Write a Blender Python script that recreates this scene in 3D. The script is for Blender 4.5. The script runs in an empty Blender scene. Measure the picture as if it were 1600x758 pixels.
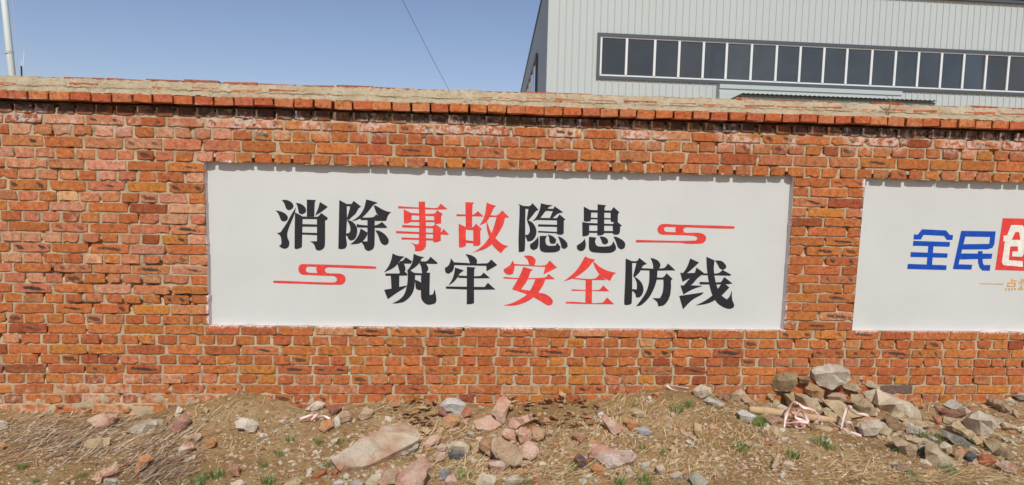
import bpy, bmesh, math, random
import numpy as np
from mathutils import Vector, Matrix, noise, geometry

random.seed(7)
SC = bpy.context.scene
COL = SC.collection
RND = random.Random(11)
ZO = 0.56                      # soil level lies near z = 0

# ------------------------------------------------------------------ camera
FPX = 1000.0                   # focal length for a 1600 px wide picture
CAM = Vector((1.7364, -4.3513, 1.0231 + ZO))
PITCH, YAW, ROLL = -0.0843, -0.0672, 0.0235
def rot_matrix():
    cx, sx, cy, sy, cz, sz = (math.cos(PITCH), math.sin(PITCH), math.cos(YAW), math.sin(YAW),
                              math.cos(ROLL), math.sin(ROLL))
    yaw = Matrix(((cy, sy, 0), (-sy, cy, 0), (0, 0, 1)))
    pit = Matrix(((1, 0, 0), (0, cx, sx), (0, -sx, cx)))
    rol = Matrix(((cz, 0, sz), (0, 1, 0), (-sz, 0, cz)))
    return rol @ pit @ yaw     # rows: right, forward, up
RM = rot_matrix()
cam = bpy.data.cameras.new('camera'); cam_o = bpy.data.objects.new('camera', cam); COL.objects.link(cam_o)
right, fwd, up = RM[0], RM[1], RM[2]
cam_o.matrix_world = Matrix(((right[0], up[0], -fwd[0], CAM[0]), (right[1], up[1], -fwd[1], CAM[1]),
                             (right[2], up[2], -fwd[2], CAM[2]), (0, 0, 0, 1)))
cam.sensor_width = 36; cam.lens = FPX / 1600 * 36; cam.clip_end = 6000; cam.clip_start = 0.05
SC.camera = cam_o

# ------------------------------------------------------------------ sky and sun
SUN_EL, SUN_AZ = math.radians(47), math.radians(-2)
world = bpy.data.worlds.new('World'); SC.world = world; world.use_nodes = True
wn = world.node_tree.nodes; wl = world.node_tree.links; wn.clear()
sky = wn.new('ShaderNodeTexSky'); sky.sky_type = 'NISHITA'; sky.sun_disc = False
sky.sun_elevation = SUN_EL; sky.sun_rotation = math.pi + SUN_AZ
sky.air_density = 1.0; sky.dust_density = 1.0; sky.ozone_density = 5.0; sky.altitude = 0
bg = wn.new('ShaderNodeBackground'); bg.inputs['Strength'].default_value = 0.118
wo = wn.new('ShaderNodeOutputWorld')
tint = wn.new('ShaderNodeMix'); tint.data_type = 'RGBA'; tint.blend_type = 'MULTIPLY'; tint.inputs[0].default_value = 1
tint.inputs[7].default_value = (1.16, .955, .905, 1)      # white balance of the whole sky
wl.new(sky.outputs[0], tint.inputs[6]); wl.new(tint.outputs[2], bg.inputs[0]); wl.new(bg.outputs[0], wo.inputs[0])
sun = bpy.data.lights.new('sun', 'SUN'); sun.energy = 3.75; sun.angle = math.radians(0.5); sun.color = (1.0, 0.965, 0.88)
sun_o = bpy.data.objects.new('sun', sun); COL.objects.link(sun_o)
sd = Vector((math.sin(SUN_AZ) * math.cos(SUN_EL), math.cos(SUN_AZ) * math.cos(SUN_EL), -math.sin(SUN_EL)))
sun_o.rotation_euler = sd.to_track_quat('-Z', 'Y').to_euler(); sun_o.location = (0, -20, 25)
vs = SC.view_settings; vs.view_transform = 'Standard'; vs.look = 'None'; vs.gamma = 1; vs.exposure = 0.0
vs.use_curve_mapping = False

# ------------------------------------------------------------------ small helpers
def ray(px, py):
    d = Vector(((px - 800) / FPX, 1.0, -(py - 379) / FPX))
    return right * d[0] + fwd * d[1] + up * d[2]
def on_y(px, py, y=0.0):
    d = ray(px, py); return CAM + d * ((y - CAM[1]) / d[1])
def pix(P):
    d = Vector(P) - CAM; f = fwd.dot(d)
    return 800 + FPX * right.dot(d) / f, 379 - FPX * up.dot(d) / f
def link(o, parent=None):
    COL.objects.link(o)
    if parent: o.parent = parent
    return o
def empty(name, label, cat, loc=(0, 0, 0), group=None):
    o = bpy.data.objects.new(name, None); COL.objects.link(o); o.location = loc
    o.empty_display_size = .1
    return tag(o, label, cat, group)
def tag(o, label, cat, group=None):
    o['label'] = label; o['category'] = cat
    if group: o['group'] = group
    return o
def mesh_obj(name, verts, faces, mat, parent=None, smooth=False, attrs=None, origin=None, uv=None):
    if origin is not None:
        ov = Vector(origin); verts = [(v[0] - ov[0], v[1] - ov[1], v[2] - ov[2]) for v in verts]
    me = bpy.data.meshes.new(name); me.from_pydata([tuple(v) for v in verts], [], faces)
    for an, vals in (attrs or {}).items():
        a = me.attributes.new(an, 'FLOAT_COLOR', 'POINT')
        a.data.foreach_set('color', np.asarray(vals, dtype=np.float32).ravel())
    if uv is not None:
        l = me.uv_layers.new(name='uv')
        idx = np.zeros(len(me.loops), dtype=np.int32); me.loops.foreach_get('vertex_index', idx)
        l.data.foreach_set('uv', np.asarray(uv, dtype=np.float32)[idx].ravel())
    if smooth: me.polygons.foreach_set('use_smooth', [True] * len(me.polygons))
    me.materials.append(mat)
    o = bpy.data.objects.new(name, me)
    if origin is not None: o.location = origin
    return link(o, parent)
class MB:
    """collects boxes, tubes and ribbons into one mesh"""
    def __init__(s): s.v = []; s.f = []; s.c = []
    def quad(s, *p):
        b = len(s.v); s.v += [tuple(x) for x in p]; s.f.append(tuple(range(b, b + len(p))))
    def box(s, a, b):
        x0, y0, z0 = a; x1, y1, z1 = b; k = len(s.v)
        s.v += [(x0, y0, z0), (x1, y0, z0), (x1, y1, z0), (x0, y1, z0), (x0, y0, z1), (x1, y0, z1), (x1, y1, z1), (x0, y1, z1)]
        s.f += [tuple(k + i for i in f) for f in ((0, 3, 2, 1), (4, 5, 6, 7), (0, 1, 5, 4), (1, 2, 6, 5), (2, 3, 7, 6), (3, 0, 4, 7))]
    def tube(s, pts, r, n=8, jit=0):
        pts = [Vector(p) for p in pts]; k0 = len(s.v); m = len(pts)
        for i, p in enumerate(pts):
            t = (pts[min(i + 1, m - 1)] - pts[max(i - 1, 0)]).normalized()
            a = t.orthogonal().normalized() if abs(t.z) > .9 else t.cross(Vector((0, 0, 1))).normalized()
            b = t.cross(a); rr = r[i] if isinstance(r, (list, tuple)) else r
            for j in range(n):
                q = 2 * math.pi * j / n; w = rr * (1 + jit * (RND.random() - .5))
                s.v.append(tuple(p + a * (w * math.cos(q)) + b * (w * math.sin(q))))
        for i in range(m - 1):
            for j in range(n):
                s.f.append((k0 + i * n + j, k0 + i * n + (j + 1) % n, k0 + (i + 1) * n + (j + 1) % n, k0 + (i + 1) * n + j))
        s.f.append(tuple(k0 + j for j in range(n))[::-1]); s.f.append(tuple(k0 + (m - 1) * n + j for j in range(n)))
    def build(s, name, mat, parent=None, smooth=False, origin=None):
        return mesh_obj(name, s.v, s.f, mat, parent, smooth, origin=origin, attrs={'scol': s.c} if s.c else None)

# ------------------------------------------------------------------ material kit
class NT:
    def __init__(s, name):
        s.m = bpy.data.materials.new(name); s.m.use_nodes = True; s.n = s.m.node_tree.nodes; s.l = s.m.node_tree.links
        s.n.clear(); s.out = s.n.new('ShaderNodeOutputMaterial'); s.b = s.n.new('ShaderNodeBsdfPrincipled')
        s.l.new(s.b.outputs[0], s.out.inputs[0])
    def put(s, sock, v):
        if hasattr(v, 'is_linked') or isinstance(v, bpy.types.NodeSocket): s.l.new(v, sock)
        elif v is not None:
            if isinstance(v, (tuple, list)) and len(v) == 3 and sock.type == 'RGBA': v = (*v, 1)
            sock.default_value = v
    def math(s, op, a, b=None, c=None, clamp=False):
        n = s.n.new('ShaderNodeMath'); n.operation = op; n.use_clamp = clamp
        for i, v in enumerate((a, b, c)):
            if v is not None: s.put(n.inputs[i], v)
        return n.outputs[0]
    def step(s, x, lo, hi):
        n = s.n.new('ShaderNodeMapRange'); n.interpolation_type = 'SMOOTHSTEP'
        s.put(n.inputs[0], x); s.put(n.inputs[1], lo); s.put(n.inputs[2], hi); return n.outputs[0]
    def mix(s, f, a, b, mode='MIX'):
        n = s.n.new('ShaderNodeMix'); n.data_type = 'RGBA'; n.blend_type = mode
        s.put(n.inputs[0], f); s.put(n.inputs[6], a); s.put(n.inputs[7], b); return n.outputs[2]
    def noise(s, scale, detail=3, rough=.55, vec=None, off=None):
        n = s.n.new('ShaderNodeTexNoise'); n.inputs['Scale'].default_value = scale
        n.inputs['Detail'].default_value = detail; n.inputs['Roughness'].default_value = rough
        v = vec or s.pos()
        if off:
            a = s.n.new('ShaderNodeVectorMath'); a.operation = 'ADD'; s.l.new(v, a.inputs[0]); a.inputs[1].default_value = off; v = a.outputs[0]
        s.l.new(v, n.inputs['Vector']); return n.outputs[0]
    def pos(s):
        if not hasattr(s, '_g'): s._g = s.n.new('ShaderNodeNewGeometry')
        return s._g.outputs['Position']
    def attr(s, name, kind='GEOMETRY'):
        n = s.n.new('ShaderNodeAttribute'); n.attribute_name = name; n.attribute_type = kind; return n
    def sep(s, v):
        n = s.n.new('ShaderNodeSeparateXYZ'); s.l.new(v, n.inputs[0]); return n.outputs
    def sepc(s, v):
        n = s.n.new('ShaderNodeSeparateColor'); s.l.new(v, n.inputs[0]); return n.outputs
    def ramp(s, x, stops):
        n = s.n.new('ShaderNodeValToRGB'); s.put(n.inputs[0], x); e = n.color_ramp.elements
        while len(e) < len(stops): e.new(.5)
        for i, (p, c) in enumerate(stops): e[i].position = p; e[i].color = (*c, 1)
        return n.outputs[0]
    def bump(s, h, strength=.5, dist=.01):
        n = s.n.new('ShaderNodeBump'); n.inputs['Strength'].default_value = strength; n.inputs['Distance'].default_value = dist
        s.l.new(h, n.inputs['Height']); s.l.new(n.outputs[0], s.b.inputs['Normal'])
    def done(s, color, rough=.85, spec=.3, metal=0):
        s.put(s.b.inputs['Base Color'], color); s.put(s.b.inputs['Roughness'], rough)
        s.b.inputs['Specular IOR Level'].default_value = spec; s.b.inputs['Metallic'].default_value = metal
        return s.m
def plain(name, col, rough=.6, spec=.4, var=.08, scale=6, bump=0):
    t = NT(name); n = t.noise(scale, 4)
    c = t.mix(n, tuple(x * (1 - var) for x in col), tuple(min(1, x * (1 + var)) for x in col))
    if bump: t.bump(t.noise(scale * 12, 4), .4, bump)
    return t.done(c, rough, spec)

# ---- brick: colour per brick, kiln burns, mortar film, paint overspray, lime bloom
def brick_material(name='fired_brick'):
    t = NT(name)
    bc = t.attr('bcol').outputs['Color']; st = t.attr('bst'); r, g, b = t.sepc(st.outputs['Color'])[:3]; a = st.outputs['Alpha']
    uvn = t.n.new('ShaderNodeUVMap'); uvn.uv_map = 'uv'; u, v, _ = t.sep(uvn.outputs[0])
    n1 = t.noise(14, 4, .6); n2 = t.noise(75, 3, .6, off=(3, 1, 7)); n3 = t.noise(330, 2, .5)
    c = t.mix(t.math('MULTIPLY', t.step(n1, .35, .7), .55), bc, t.mix(1.0, bc, (1.12, 1.20, 1.25), 'MULTIPLY'))
    c = t.mix(t.math('MULTIPLY', t.step(n2, .48, .68), .62), c, t.mix(1.0, c, (.62, .55, .5), 'MULTIPLY'))
    c = t.mix(t.math('MULTIPLY', t.step(n3, .54, .66), .65), c, t.mix(1.0, c, (1.25, 1.4, 1.5), 'MULTIPLY'))
    c = t.mix(t.math('MULTIPLY', t.step(t.noise(150, 3, .6, off=(9, 2, 1)), .62, .69), .8), c, (.07, .045, .035))
    c = t.mix(t.step(t.noise(160, 2, .4, off=(2, 8, 4)), .72, .76), c, (.62, .56, .47))
    n5 = t.noise(34, 4, .65, off=(8, 6, 3))
    c = t.mix(t.math('MULTIPLY', t.step(n5, .50, .66), .75), c, t.mix(1.0, c, (.56, .52, .50), 'MULTIPLY'))
    c = t.mix(t.math('MULTIPLY', t.math('SUBTRACT', 1, t.step(n5, .34, .47)), .7), c, t.mix(1.0, c, (1.28, 1.5, 1.7), 'MULTIPLY'))
    # burns: u in units of the spot's half length, mirrored about the brick's middle
    us = t.math('ADD', u, t.math('MULTIPLY', v, .55)); du = t.math('SUBTRACT', t.math('ABSOLUTE', us), t.math('MULTIPLY', r, 4))
    e = t.math('SQRT', t.math('ADD', t.math('POWER', t.math('ABSOLUTE', du), 2), t.math('POWER', t.math('ABSOLUTE', v), 2)))
    e = t.math('ADD', e, t.math('MULTIPLY', t.math('SUBTRACT', t.noise(30, 5, .7, off=(5, 5, 5)), .5), 2.6))
    one = t.math('MAXIMUM', t.math('GREATER_THAN', g, 0), t.math('GREATER_THAN', us, 0))
    burn = t.math('MULTIPLY', t.math('MULTIPLY', t.math('SUBTRACT', 1, t.step(e, .55, 1.05)), t.math('ABSOLUTE', g)), one)
    c = t.mix(burn, c, t.mix(n2, (.022, .019, .018), (.075, .058, .048)))
    # film of mortar
    film = t.step(t.math('ADD', a, t.math('MULTIPLY', t.math('SUBTRACT', t.noise(22, 5, .7, off=(1, 3, 9)), .5), 1.5)), .45, .9)
    c = t.mix(t.math('MULTIPLY', film, .82), c, (.57, .40, .27))
    # overspray from the painted field
    pn = t.step(t.math('ADD', b, t.math('MULTIPLY', t.math('SUBTRACT', t.noise(60, 4, .7), .5), 1.2)), .4, .8)
    c = t.mix(pn, c, (.72, .60, .58))
    # lime bloom just below the coping
    z = t.sep(t.pos())[2]
    band = t.math('MULTIPLY', t.step(z, 1.86, 1.965), t.math('SUBTRACT', 1, t.step(z, 2.062, 2.09)))
    ln = t.noise(3.1, 2, .5, off=(2.4, 0, 1)); lf = t.noise(26, 5, .75, off=(7, 0, 3))
    bloom = t.math('MULTIPLY', band, t.math('MULTIPLY', t.step(ln, .43, .56), t.step(lf, .46, .54)))
    c = t.mix(t.math('MULTIPLY', bloom, .68), c, (.62, .54, .49))
    # blotchy darker band just under the coping
    dark_band = t.math('MULTIPLY', t.step(z, 1.995, 2.025), t.math('SUBTRACT', 1, t.step(z, 2.07, 2.076)))
    c = t.mix(t.math('MULTIPLY', dark_band, t.math('MULTIPLY', t.step(t.noise(14, 5, .75, off=(4, 4, 2)), .34, .56), .85)), c, (.05, .04, .034))
    t.bump(t.math('ADD', t.noise(120, 4, .7), t.math('MULTIPLY', n3, .5)), .55, .004)
    return t.done(c, .9, .2)
M_BRICK = brick_material()
def mortar_material():
    t = NT('lime_mortar')
    n = t.noise(5, 4, .6); f = t.noise(85, 4, .7)
    c = t.ramp(n, [(.3, (.35, .27, .17)), (.55, (.46, .37, .24)), (.75, (.54, .45, .31))])
    c = t.mix(t.math('MULTIPLY', t.step(f, .5, .75), .5), c, t.mix(1.0, c, (.6, .55, .5), 'MULTIPLY'))
    c = t.mix(t.math('MULTIPLY', t.step(t.noise(16, 4, .7, off=(3, 3, 3)), .58, .75), .35), c, (.52, .25, .14))
    z = t.sep(t.pos())[2]
    dark_band = t.math('MULTIPLY', t.step(z, 2.0, 2.03), t.step(t.noise(9, 4, .7, off=(4, 4, 2)), .36, .6))
    c = t.mix(t.math('MULTIPLY', dark_band, .7), c, (.06, .05, .045))
    t.bump(t.math('ADD', t.noise(60, 5, .75), t.noise(260, 2)), .7, .006)
    return t.done(c, .95, .1)
M_MORTAR = mortar_material()
def reveal_material():
    t = NT('paint_splashed_reveal'); y = t.sep(t.pos())[1]
    n = t.math('ADD', t.math('MULTIPLY', t.noise(40, 5, .7), 1.1), t.math('MULTIPLY', y, 9))
    c = t.mix(t.step(n, .42, .62), t.mix(t.noise(9, 4), (.34, .24, .17), (.48, .37, .26)), (.62, .55, .54))
    t.bump(t.noise(60, 5, .75), .6, .005); return t.done(c, .9, .15)
M_REVEAL = reveal_material()
def coping_material():
    t = NT('weathered_coping_mortar')
    n = t.noise(7, 5, .65); f = t.noise(70, 5, .75)
    c = t.ramp(n, [(.3, (.52, .40, .24)), (.52, (.64, .52, .34)), (.75, (.73, .63, .46))])
    c = t.mix(t.math('MULTIPLY', t.step(f, .54, .66), .6), c, (.27, .20, .12))
    c = t.mix(t.math('MULTIPLY', t.step(t.noise(11, 4, .7, off=(6, 2, 2)), .6, .72), .5), c, (.20, .17, .12))
    c = t.mix(t.math('MULTIPLY', t.step(t.noise(30, 6, .8, off=(1, 7, 3)), .52, .60), .55), c, (.30, .22, .13))
    c = t.mix(t.math('MULTIPLY', t.step(t.noise(21, 5, .75, off=(5, 1, 8)), .58, .66), .5), c, (.80, .70, .53))
    t.bump(t.math('ADD', t.noise(45, 6, .8), t.noise(150, 4, .8)), .9, .018)
    return t.done(c, .95, .1)
M_COPING = coping_material()
def panel_material():
    t = NT('white_wall_paint')
    n = t.noise(1.6, 4, .6)
    c = t.ramp(n, [(.3, (.512, .528, .510)), (.7, (.550, .567, .548))])
    c = t.mix(t.math('MULTIPLY', t.step(t.noise(9, 5, .7, off=(2, 2, 8)), .6, .8), .22), c, (.62, .60, .55))
    c = t.mix(t.step(t.noise(55, 2, .4, off=(8, 1, 1)), .80, .83), c, (.30, .27, .24))
    t.bump(t.math('ADD', t.noise(8, 4, .5), t.math('MULTIPLY', t.noise(90, 3), .12)), .25, .006)
    return t.done(c, .75, .25)
M_PANEL = panel_material()
def paint(name, col):
    t = NT(name); n = t.noise(22, 4, .6)
    c = t.mix(t.step(n, .35, .75), tuple(x * .88 for x in col), tuple(min(1, x * 1.14) for x in col))
    return t.done(c, .6, .25)
M_BLACK = paint('black_lettering_paint', (.018, .019, .024)); M_RED = paint('red_lettering_paint', (.66, .052, .042))
M_BLUE = paint('blue_lettering_paint', (.004, .062, .40)); M_ORANGE = paint('orange_lettering_paint', (.66, .36, .10))
M_CREAM = paint('cream_lettering_paint', (.72, .70, .62))
def soil_material():
    t = NT('dry_soil')
    n = t.noise(2.2, 5, .6); f = t.noise(26, 5, .7); ff = t.noise(120, 3, .7)
    c = t.ramp(n, [(.32, (.37, .222, .09)), (.5, (.52, .335, .15)), (.68, (.66, .475, .25))])
    c = t.mix(t.math('MULTIPLY', t.step(f, .5, .66), .75), c, (.22, .12, .05))
    c = t.mix(t.math('MULTIPLY', t.step(ff, .54, .66), .7), c, (.66, .52, .33))
    c = t.mix(t.math('MULTIPLY', t.step(t.noise(48, 4, .7, off=(3, 9, 1)), .60, .70), .55), c, (.50, .24, .13))
    t.bump(t.math('ADD', t.noise(30, 6, .75), t.math('MULTIPLY', ff, .6)), 1.0, .03)
    return t.done(c, .97, .1)
M_SOIL = soil_material()
def stone_material():
    t = NT('rubble_surface')
    c = t.attr('scol').outputs['Color']
    n = t.noise(18, 5, .65); f = t.noise(110, 4, .7)
    c = t.mix(t.math('MULTIPLY', t.step(n, .4, .75), .5), c, t.mix(1.0, c, (1.3, 1.32, 1.35), 'MULTIPLY'))
    c = t.mix(t.math('MULTIPLY', t.step(f, .52, .66), .6), c, t.mix(1.0, c, (.55, .48, .42), 'MULTIPLY'))
    c = t.mix(t.math('MULTIPLY', t.step(t.noise(34, 5, .75, off=(2, 2, 6)), .55, .72), .5), c, (.64, .50, .33))
    t.bump(t.math('ADD', t.noise(50, 6, .75), t.math('MULTIPLY', f, .5)), 1.0, .02)
    return t.done(c, .93, .15)
M_STONE = stone_material()
def vcol_material(name, rough=.8, spec=.2, trans=0):
    t = NT(name); c = t.attr('scol').outputs['Color']; n = t.noise(60, 3, .6)
    c = t.mix(t.math('MULTIPLY', n, .6), c, t.mix(1.0, c, (.7, .66, .6), 'MULTIPLY'))
    return t.done(c, rough, spec)
M_STRAW = vcol_material('dry_straw'); M_LEAF = vcol_material('dry_leaf', .7, .3); M_GRASS = vcol_material('green_grass', .6, .3)
M_TAPE = vcol_material('warning_tape_film', .35, .5)
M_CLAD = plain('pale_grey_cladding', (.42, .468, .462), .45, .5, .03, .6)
M_FRAME = plain('white_window_frame', (.64, .67, .67), .4, .5, .03)
M_TRIM = plain('slate_grey_trim', (.065, .08, .092), .4, .5, .08)
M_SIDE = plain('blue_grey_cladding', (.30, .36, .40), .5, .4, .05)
M_ROOF = plain('dark_corrugated_sheet', (.13, .15, .14), .5, .4, .15)
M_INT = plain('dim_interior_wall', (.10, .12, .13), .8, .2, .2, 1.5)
M_INTP = plain('pale_interior_post', (.8, .82, .82), .7, .2)
M_POLE = plain('pale_green_painted_steel', (.55, .62, .60), .4, .5, .05, 3)
M_WIRE = plain('dark_cable', (.03, .03, .035), .6, .3)
M_METAL = plain('bare_metal', (.45, .48, .5), .4, .5)
M_TWIG = plain('dry_twig_bark', (.20, .15, .10), .9, .1, .3, 30)
M_LOG = plain('weathered_log', (.46, .33, .19), .9, .15, .35, 14, .01)
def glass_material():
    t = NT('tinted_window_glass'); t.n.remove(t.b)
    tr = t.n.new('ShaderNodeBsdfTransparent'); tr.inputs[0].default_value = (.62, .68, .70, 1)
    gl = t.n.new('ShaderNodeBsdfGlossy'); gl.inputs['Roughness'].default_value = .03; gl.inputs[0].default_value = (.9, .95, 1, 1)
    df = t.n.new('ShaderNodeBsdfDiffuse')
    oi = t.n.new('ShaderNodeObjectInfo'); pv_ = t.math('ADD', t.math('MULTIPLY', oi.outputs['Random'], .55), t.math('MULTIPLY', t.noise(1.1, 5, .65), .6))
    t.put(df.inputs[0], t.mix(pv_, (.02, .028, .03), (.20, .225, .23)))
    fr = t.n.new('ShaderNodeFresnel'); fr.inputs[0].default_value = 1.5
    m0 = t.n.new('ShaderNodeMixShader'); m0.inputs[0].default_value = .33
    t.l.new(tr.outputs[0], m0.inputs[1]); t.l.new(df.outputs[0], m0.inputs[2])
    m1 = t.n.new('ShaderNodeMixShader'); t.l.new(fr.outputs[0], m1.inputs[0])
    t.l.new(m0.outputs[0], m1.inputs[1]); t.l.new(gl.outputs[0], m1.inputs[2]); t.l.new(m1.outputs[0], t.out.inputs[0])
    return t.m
M_GLASS = glass_material()

# ------------------------------------------------------------------ the ground
BASE = [(-60, 642), (0, 641), (120, 645), (215, 648), (290, 634), (340, 621), (385, 612), (420, 623), (470, 634), (560, 633), (640, 630),
        (760, 633), (880, 630), (950, 622), (1010, 607), (1060, 603), (1110, 610), (1170, 625), (1215, 632), (1290, 626), (1370, 628),
        (1430, 629), (1480, 629), (1560, 624), (1660, 622)]
BX = [on_y(x, y).x for x, y in BASE]; BZ = [on_y(x, y).z for x, y in BASE]
def gz(x, y):
    """height of the soil"""
    z0 = float(np.interp(x, BX, BZ)); far = -0.035
    d = max(0.0, -y)
    if y > 0: d = 0
    k = math.exp(-(d / .42) ** 1.5)
    z = far + (z0 - far) * k
    if d < 6 and -6 < x < 12 and y < .3:
        z += .022 * noise.noise(Vector((x * 3.1, y * 3.1, 1.7))) + .017 * noise.noise(Vector((x * 9, y * 9, 4.2)))
        z += .009 * noise.noise(Vector((x * 27, y * 27, 8.1)))
    return z
def on_ground(px, py):
    d = ray(px, py).normalized(); t = 1.5; last = t
    while t < 9:
        P = CAM + d * t
        if P.y > -.045: return CAM + d * ((-.045 - CAM.y) / d.y)
        if P.z < gz(P.x, P.y):
            for _ in range(12):
                m = (last + t) / 2; Q = CAM + d * m
                if Q.z < gz(Q.x, Q.y): t = m
                else: last = m
            return CAM + d * t
        last = t; t += .03
    return CAM + d * 6
def axis(a, b, step, lo, hi):
    mid = list(np.arange(a, b + 1e-6, step)); out = []; s = step; x = a
    while x > lo: s *= 1.45; x -= s; out.append(max(x, lo))
    left = out[::-1]; out = []; s = step; x = b
    while x < hi: s *= 1.45; x += s; out.append(min(x, hi))
    return left + mid + out
GX = axis(-2.6, 7.2, .022, -2600, 2600); GY = axis(-1.75, .06, .02, -2600, 2600)
gv = [(x, y, gz(x, y)) for y in GY for x in GX]; nx = len(GX)
gf = [(j * nx + i, j * nx + i + 1, (j + 1) * nx + i + 1, (j + 1) * nx + i) for j in range(len(GY) - 1) for i in range(nx - 1)]
ground = mesh_obj('ground', gv, gf, M_SOIL, smooth=True); ground['kind'] = 'structure'

# ------------------------------------------------------------------ the brick wall
CO = [-0.00433, 1.34055, -0.01916, -0.00087, -0.00388, 0.00722, 0.00032, 0.00024, -0.00094, 0.04864]
OFF = {-8: .0033, -7: .0011, -6: -.0008, -5: .0001, -4: .002, -3: -.0013, -2: -.0022, -1: -.0018, 0: .0004, 1: .0013, 2: .0005, 3: .0026, 4: .0009,
       5: .0008, 6: .0022, 7: -.0011, 8: -.0002, 9: .0003, 10: .0012, 11: .0004, 12: .001, 13: -.0014, 14: -.0008, 15: .0008, 16: -.0009, 17: -.0032,
       18: -.0026, 19: .0036, 20: .0048, 21: -.0034}
def rowz(X, r):
    """height of the joint under course r"""
    X = min(max(X, -2.6), 7.2); q = r / 20
    z = sum(CO[3 * i + j] * X ** i * q ** j for i in range(3) for j in range(3)) + CO[9] * q ** 3
    lo = math.floor(r); f = r - lo
    z += OFF.get(lo, 0) * (1 - f) + OFF.get(lo + 1, 0) * f
    return z + ZO
X0, X1 = -3.2, 8.9
PT, PB = 17, 1                                   # painted fields span courses 1..16
FIELDS = [(lambda r: .013 - (r - 1) * .001, lambda r: 3.980 + (r - 1) * .0005), (lambda r: 4.496 + (r - 1) * .00135, lambda r: 8.46)]
DEPTH = .052
wall = empty('brick_wall', 'weathered red brick boundary wall with white painted recessed fields and mortared coping', 'wall', (2, .12, 0))
def wpar(o):
    o.parent = wall; o.matrix_parent_inverse = wall.matrix_world.inverted(); return o
wall_inv = Matrix.Translation((-2, -.12, 0))
def under(o, par, inv):
    o.parent = par; o.matrix_parent_inverse = inv; return o

BCOL = [((.40, .120, .037), 36), ((.365, .104, .036), 22), ((.415, .137, .040), 20), ((.40, .145, .060), 10), ((.42, .148, .034), 6), ((.28, .074, .028), 5), ((.43, .195, .09), 2)]
def pick_col(X, r):
    c = RND.choices([c for c, w in BCOL], [w for c, w in BCOL])[0]
    # the upper left has faded, rosier bricks
    if X < .15 and r > 3 and RND.random() < .58: c = RND.choice([(.45, .165, .085), (.42, .145, .07), (.48, .215, .12), (.43, .15, .068)])
    j = RND.uniform(.86, 1.12); return (c[0] * j, c[1] * j * RND.uniform(.92, 1.1), c[2] * j)
def brick_geo(xa, xb, za0, za1, zb0, zb1, yb=.045, film=0, paintf=None, col=None, y0=None, burn=None, chip=1.0):
    """one brick: ragged front outline, worn arris, body running back into the wall"""
    L = xb - xa; n = 7 if L > .17 else 4
    j = lambda s: RND.gauss(0, s) * chip
    tops = []; bots = []
    for i in range(n + 1):
        u = i / n; x = xa + L * u
        bots.append((x + j(.0016), za0 + (za1 - za0) * u + j(.0016) + .0006)); tops.append((x + j(.0016), zb0 + (zb1 - zb0) * u - abs(j(.0022))))
    def corner(lst, k, s):
        d = abs(RND.gauss(0, .0042)) + .0008; lst[k] = (lst[k][0] + s[0] * d, lst[k][1] + s[1] * d * .7)
    corner(bots, 0, (1, 1)); corner(bots, -1, (-1, 1)); corner(tops, 0, (1, -1)); corner(tops, -1, (-1, -1))
    if RND.random() < .28 * chip:                       # a knocked-off bit
        k = RND.randrange(len(bots)); bots[k] = (bots[k][0], bots[k][1] + RND.uniform(.004, .013))
    loop = bots + tops[::-1]; m = len(loop)
    cx = (xa + xb) / 2; cz = (za0 + za1 + zb0 + zb1) / 4
    y = y0 if y0 is not None else RND.uniform(-.0035, .0015); tx = RND.gauss(0, .004); tz = RND.gauss(0, .03)
    fy = lambda x, z: y + (x - cx) * tx + (z - cz) * tz
    V = []
    for x, z in loop: V.append((x, yb, z))
    for x, z in loop: V.append((x, fy(x, z) + .0032, z))
    for x, z in loop:
        kx = x + (cx - x) * min(.5, .0048 / (L / 2)); kz = z + (cz - z) * .085
        V.append((kx, fy(kx, kz) + RND.gauss(0, .0006), kz))
    F = []
    for a in (0, m):
        for i in range(m): F.append((a + i, a + (i + 1) % m, a + m + (i + 1) % m, a + m + i))
    nb = len(bots)
    for i in range(nb - 1): F.append((2 * m + i, 2 * m + i + 1, 2 * m + m - 2 - i, 2 * m + m - 1 - i))
    col = col or pick_col(cx, 0)
    # burns
    if burn is None:
        p = RND.random()
        if L > .17 and p < .13: burn = (0, RND.uniform(.85, 1), RND.uniform(.06, .095), RND.uniform(.011, .017))
        elif L > .17 and p < .30: burn = (RND.uniform(.24, .34), RND.uniform(.5, 1), RND.uniform(.012, .028), RND.uniform(.010, .02))
        elif L <= .17 and p < .035: burn = (.1, .8, .03, .018)
        else: burn = (0, 0, .05, .02)
    c0, s, a, b = burn
    if c0 > 0 and a > .04: a = .03
    sgn = 1 if RND.random() < .65 else 0
    uv = [((x - cx) / a, (z - cz) / b) for x, _, z in V]
    A1 = [(*col, 1)] * len(V)
    A2 = [(c0 * L / a / 4, s if sgn else -s, (min(1, paintf(q[0], q[2]) + (.45 if i < m and paintf(q[0], q[2]) > .3 else 0)) if paintf else 0), film + (.14 if i < 2 * m else 0)) for i, q in enumerate(V)]
    return V, F, A1, A2, uv
def paint_amount(x, z):
    best = 9
    for fa, fb in FIELDS:
        a, b = fa(9), fb(9); zb, zt = rowz(x, PB), rowz(x, PT)
        dx = max(a - x, 0, x - b); dz = max(zb - z, 0, z - zt)
        best = min(best, math.hypot(dx, dz * (1 if z < zb else 1.8)))
    return max(0.0, 1 - best / .018) * .9
def field_gap(r, X):
    """True where course r at X falls inside a painted field"""
    return PB <= r < PT and any(fa(r) - .001 < X < fb(r) + .001 for fa, fb in FIELDS)
bricks = []            # (pixel area, geometry)
JT = .009
PIER = []
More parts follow.
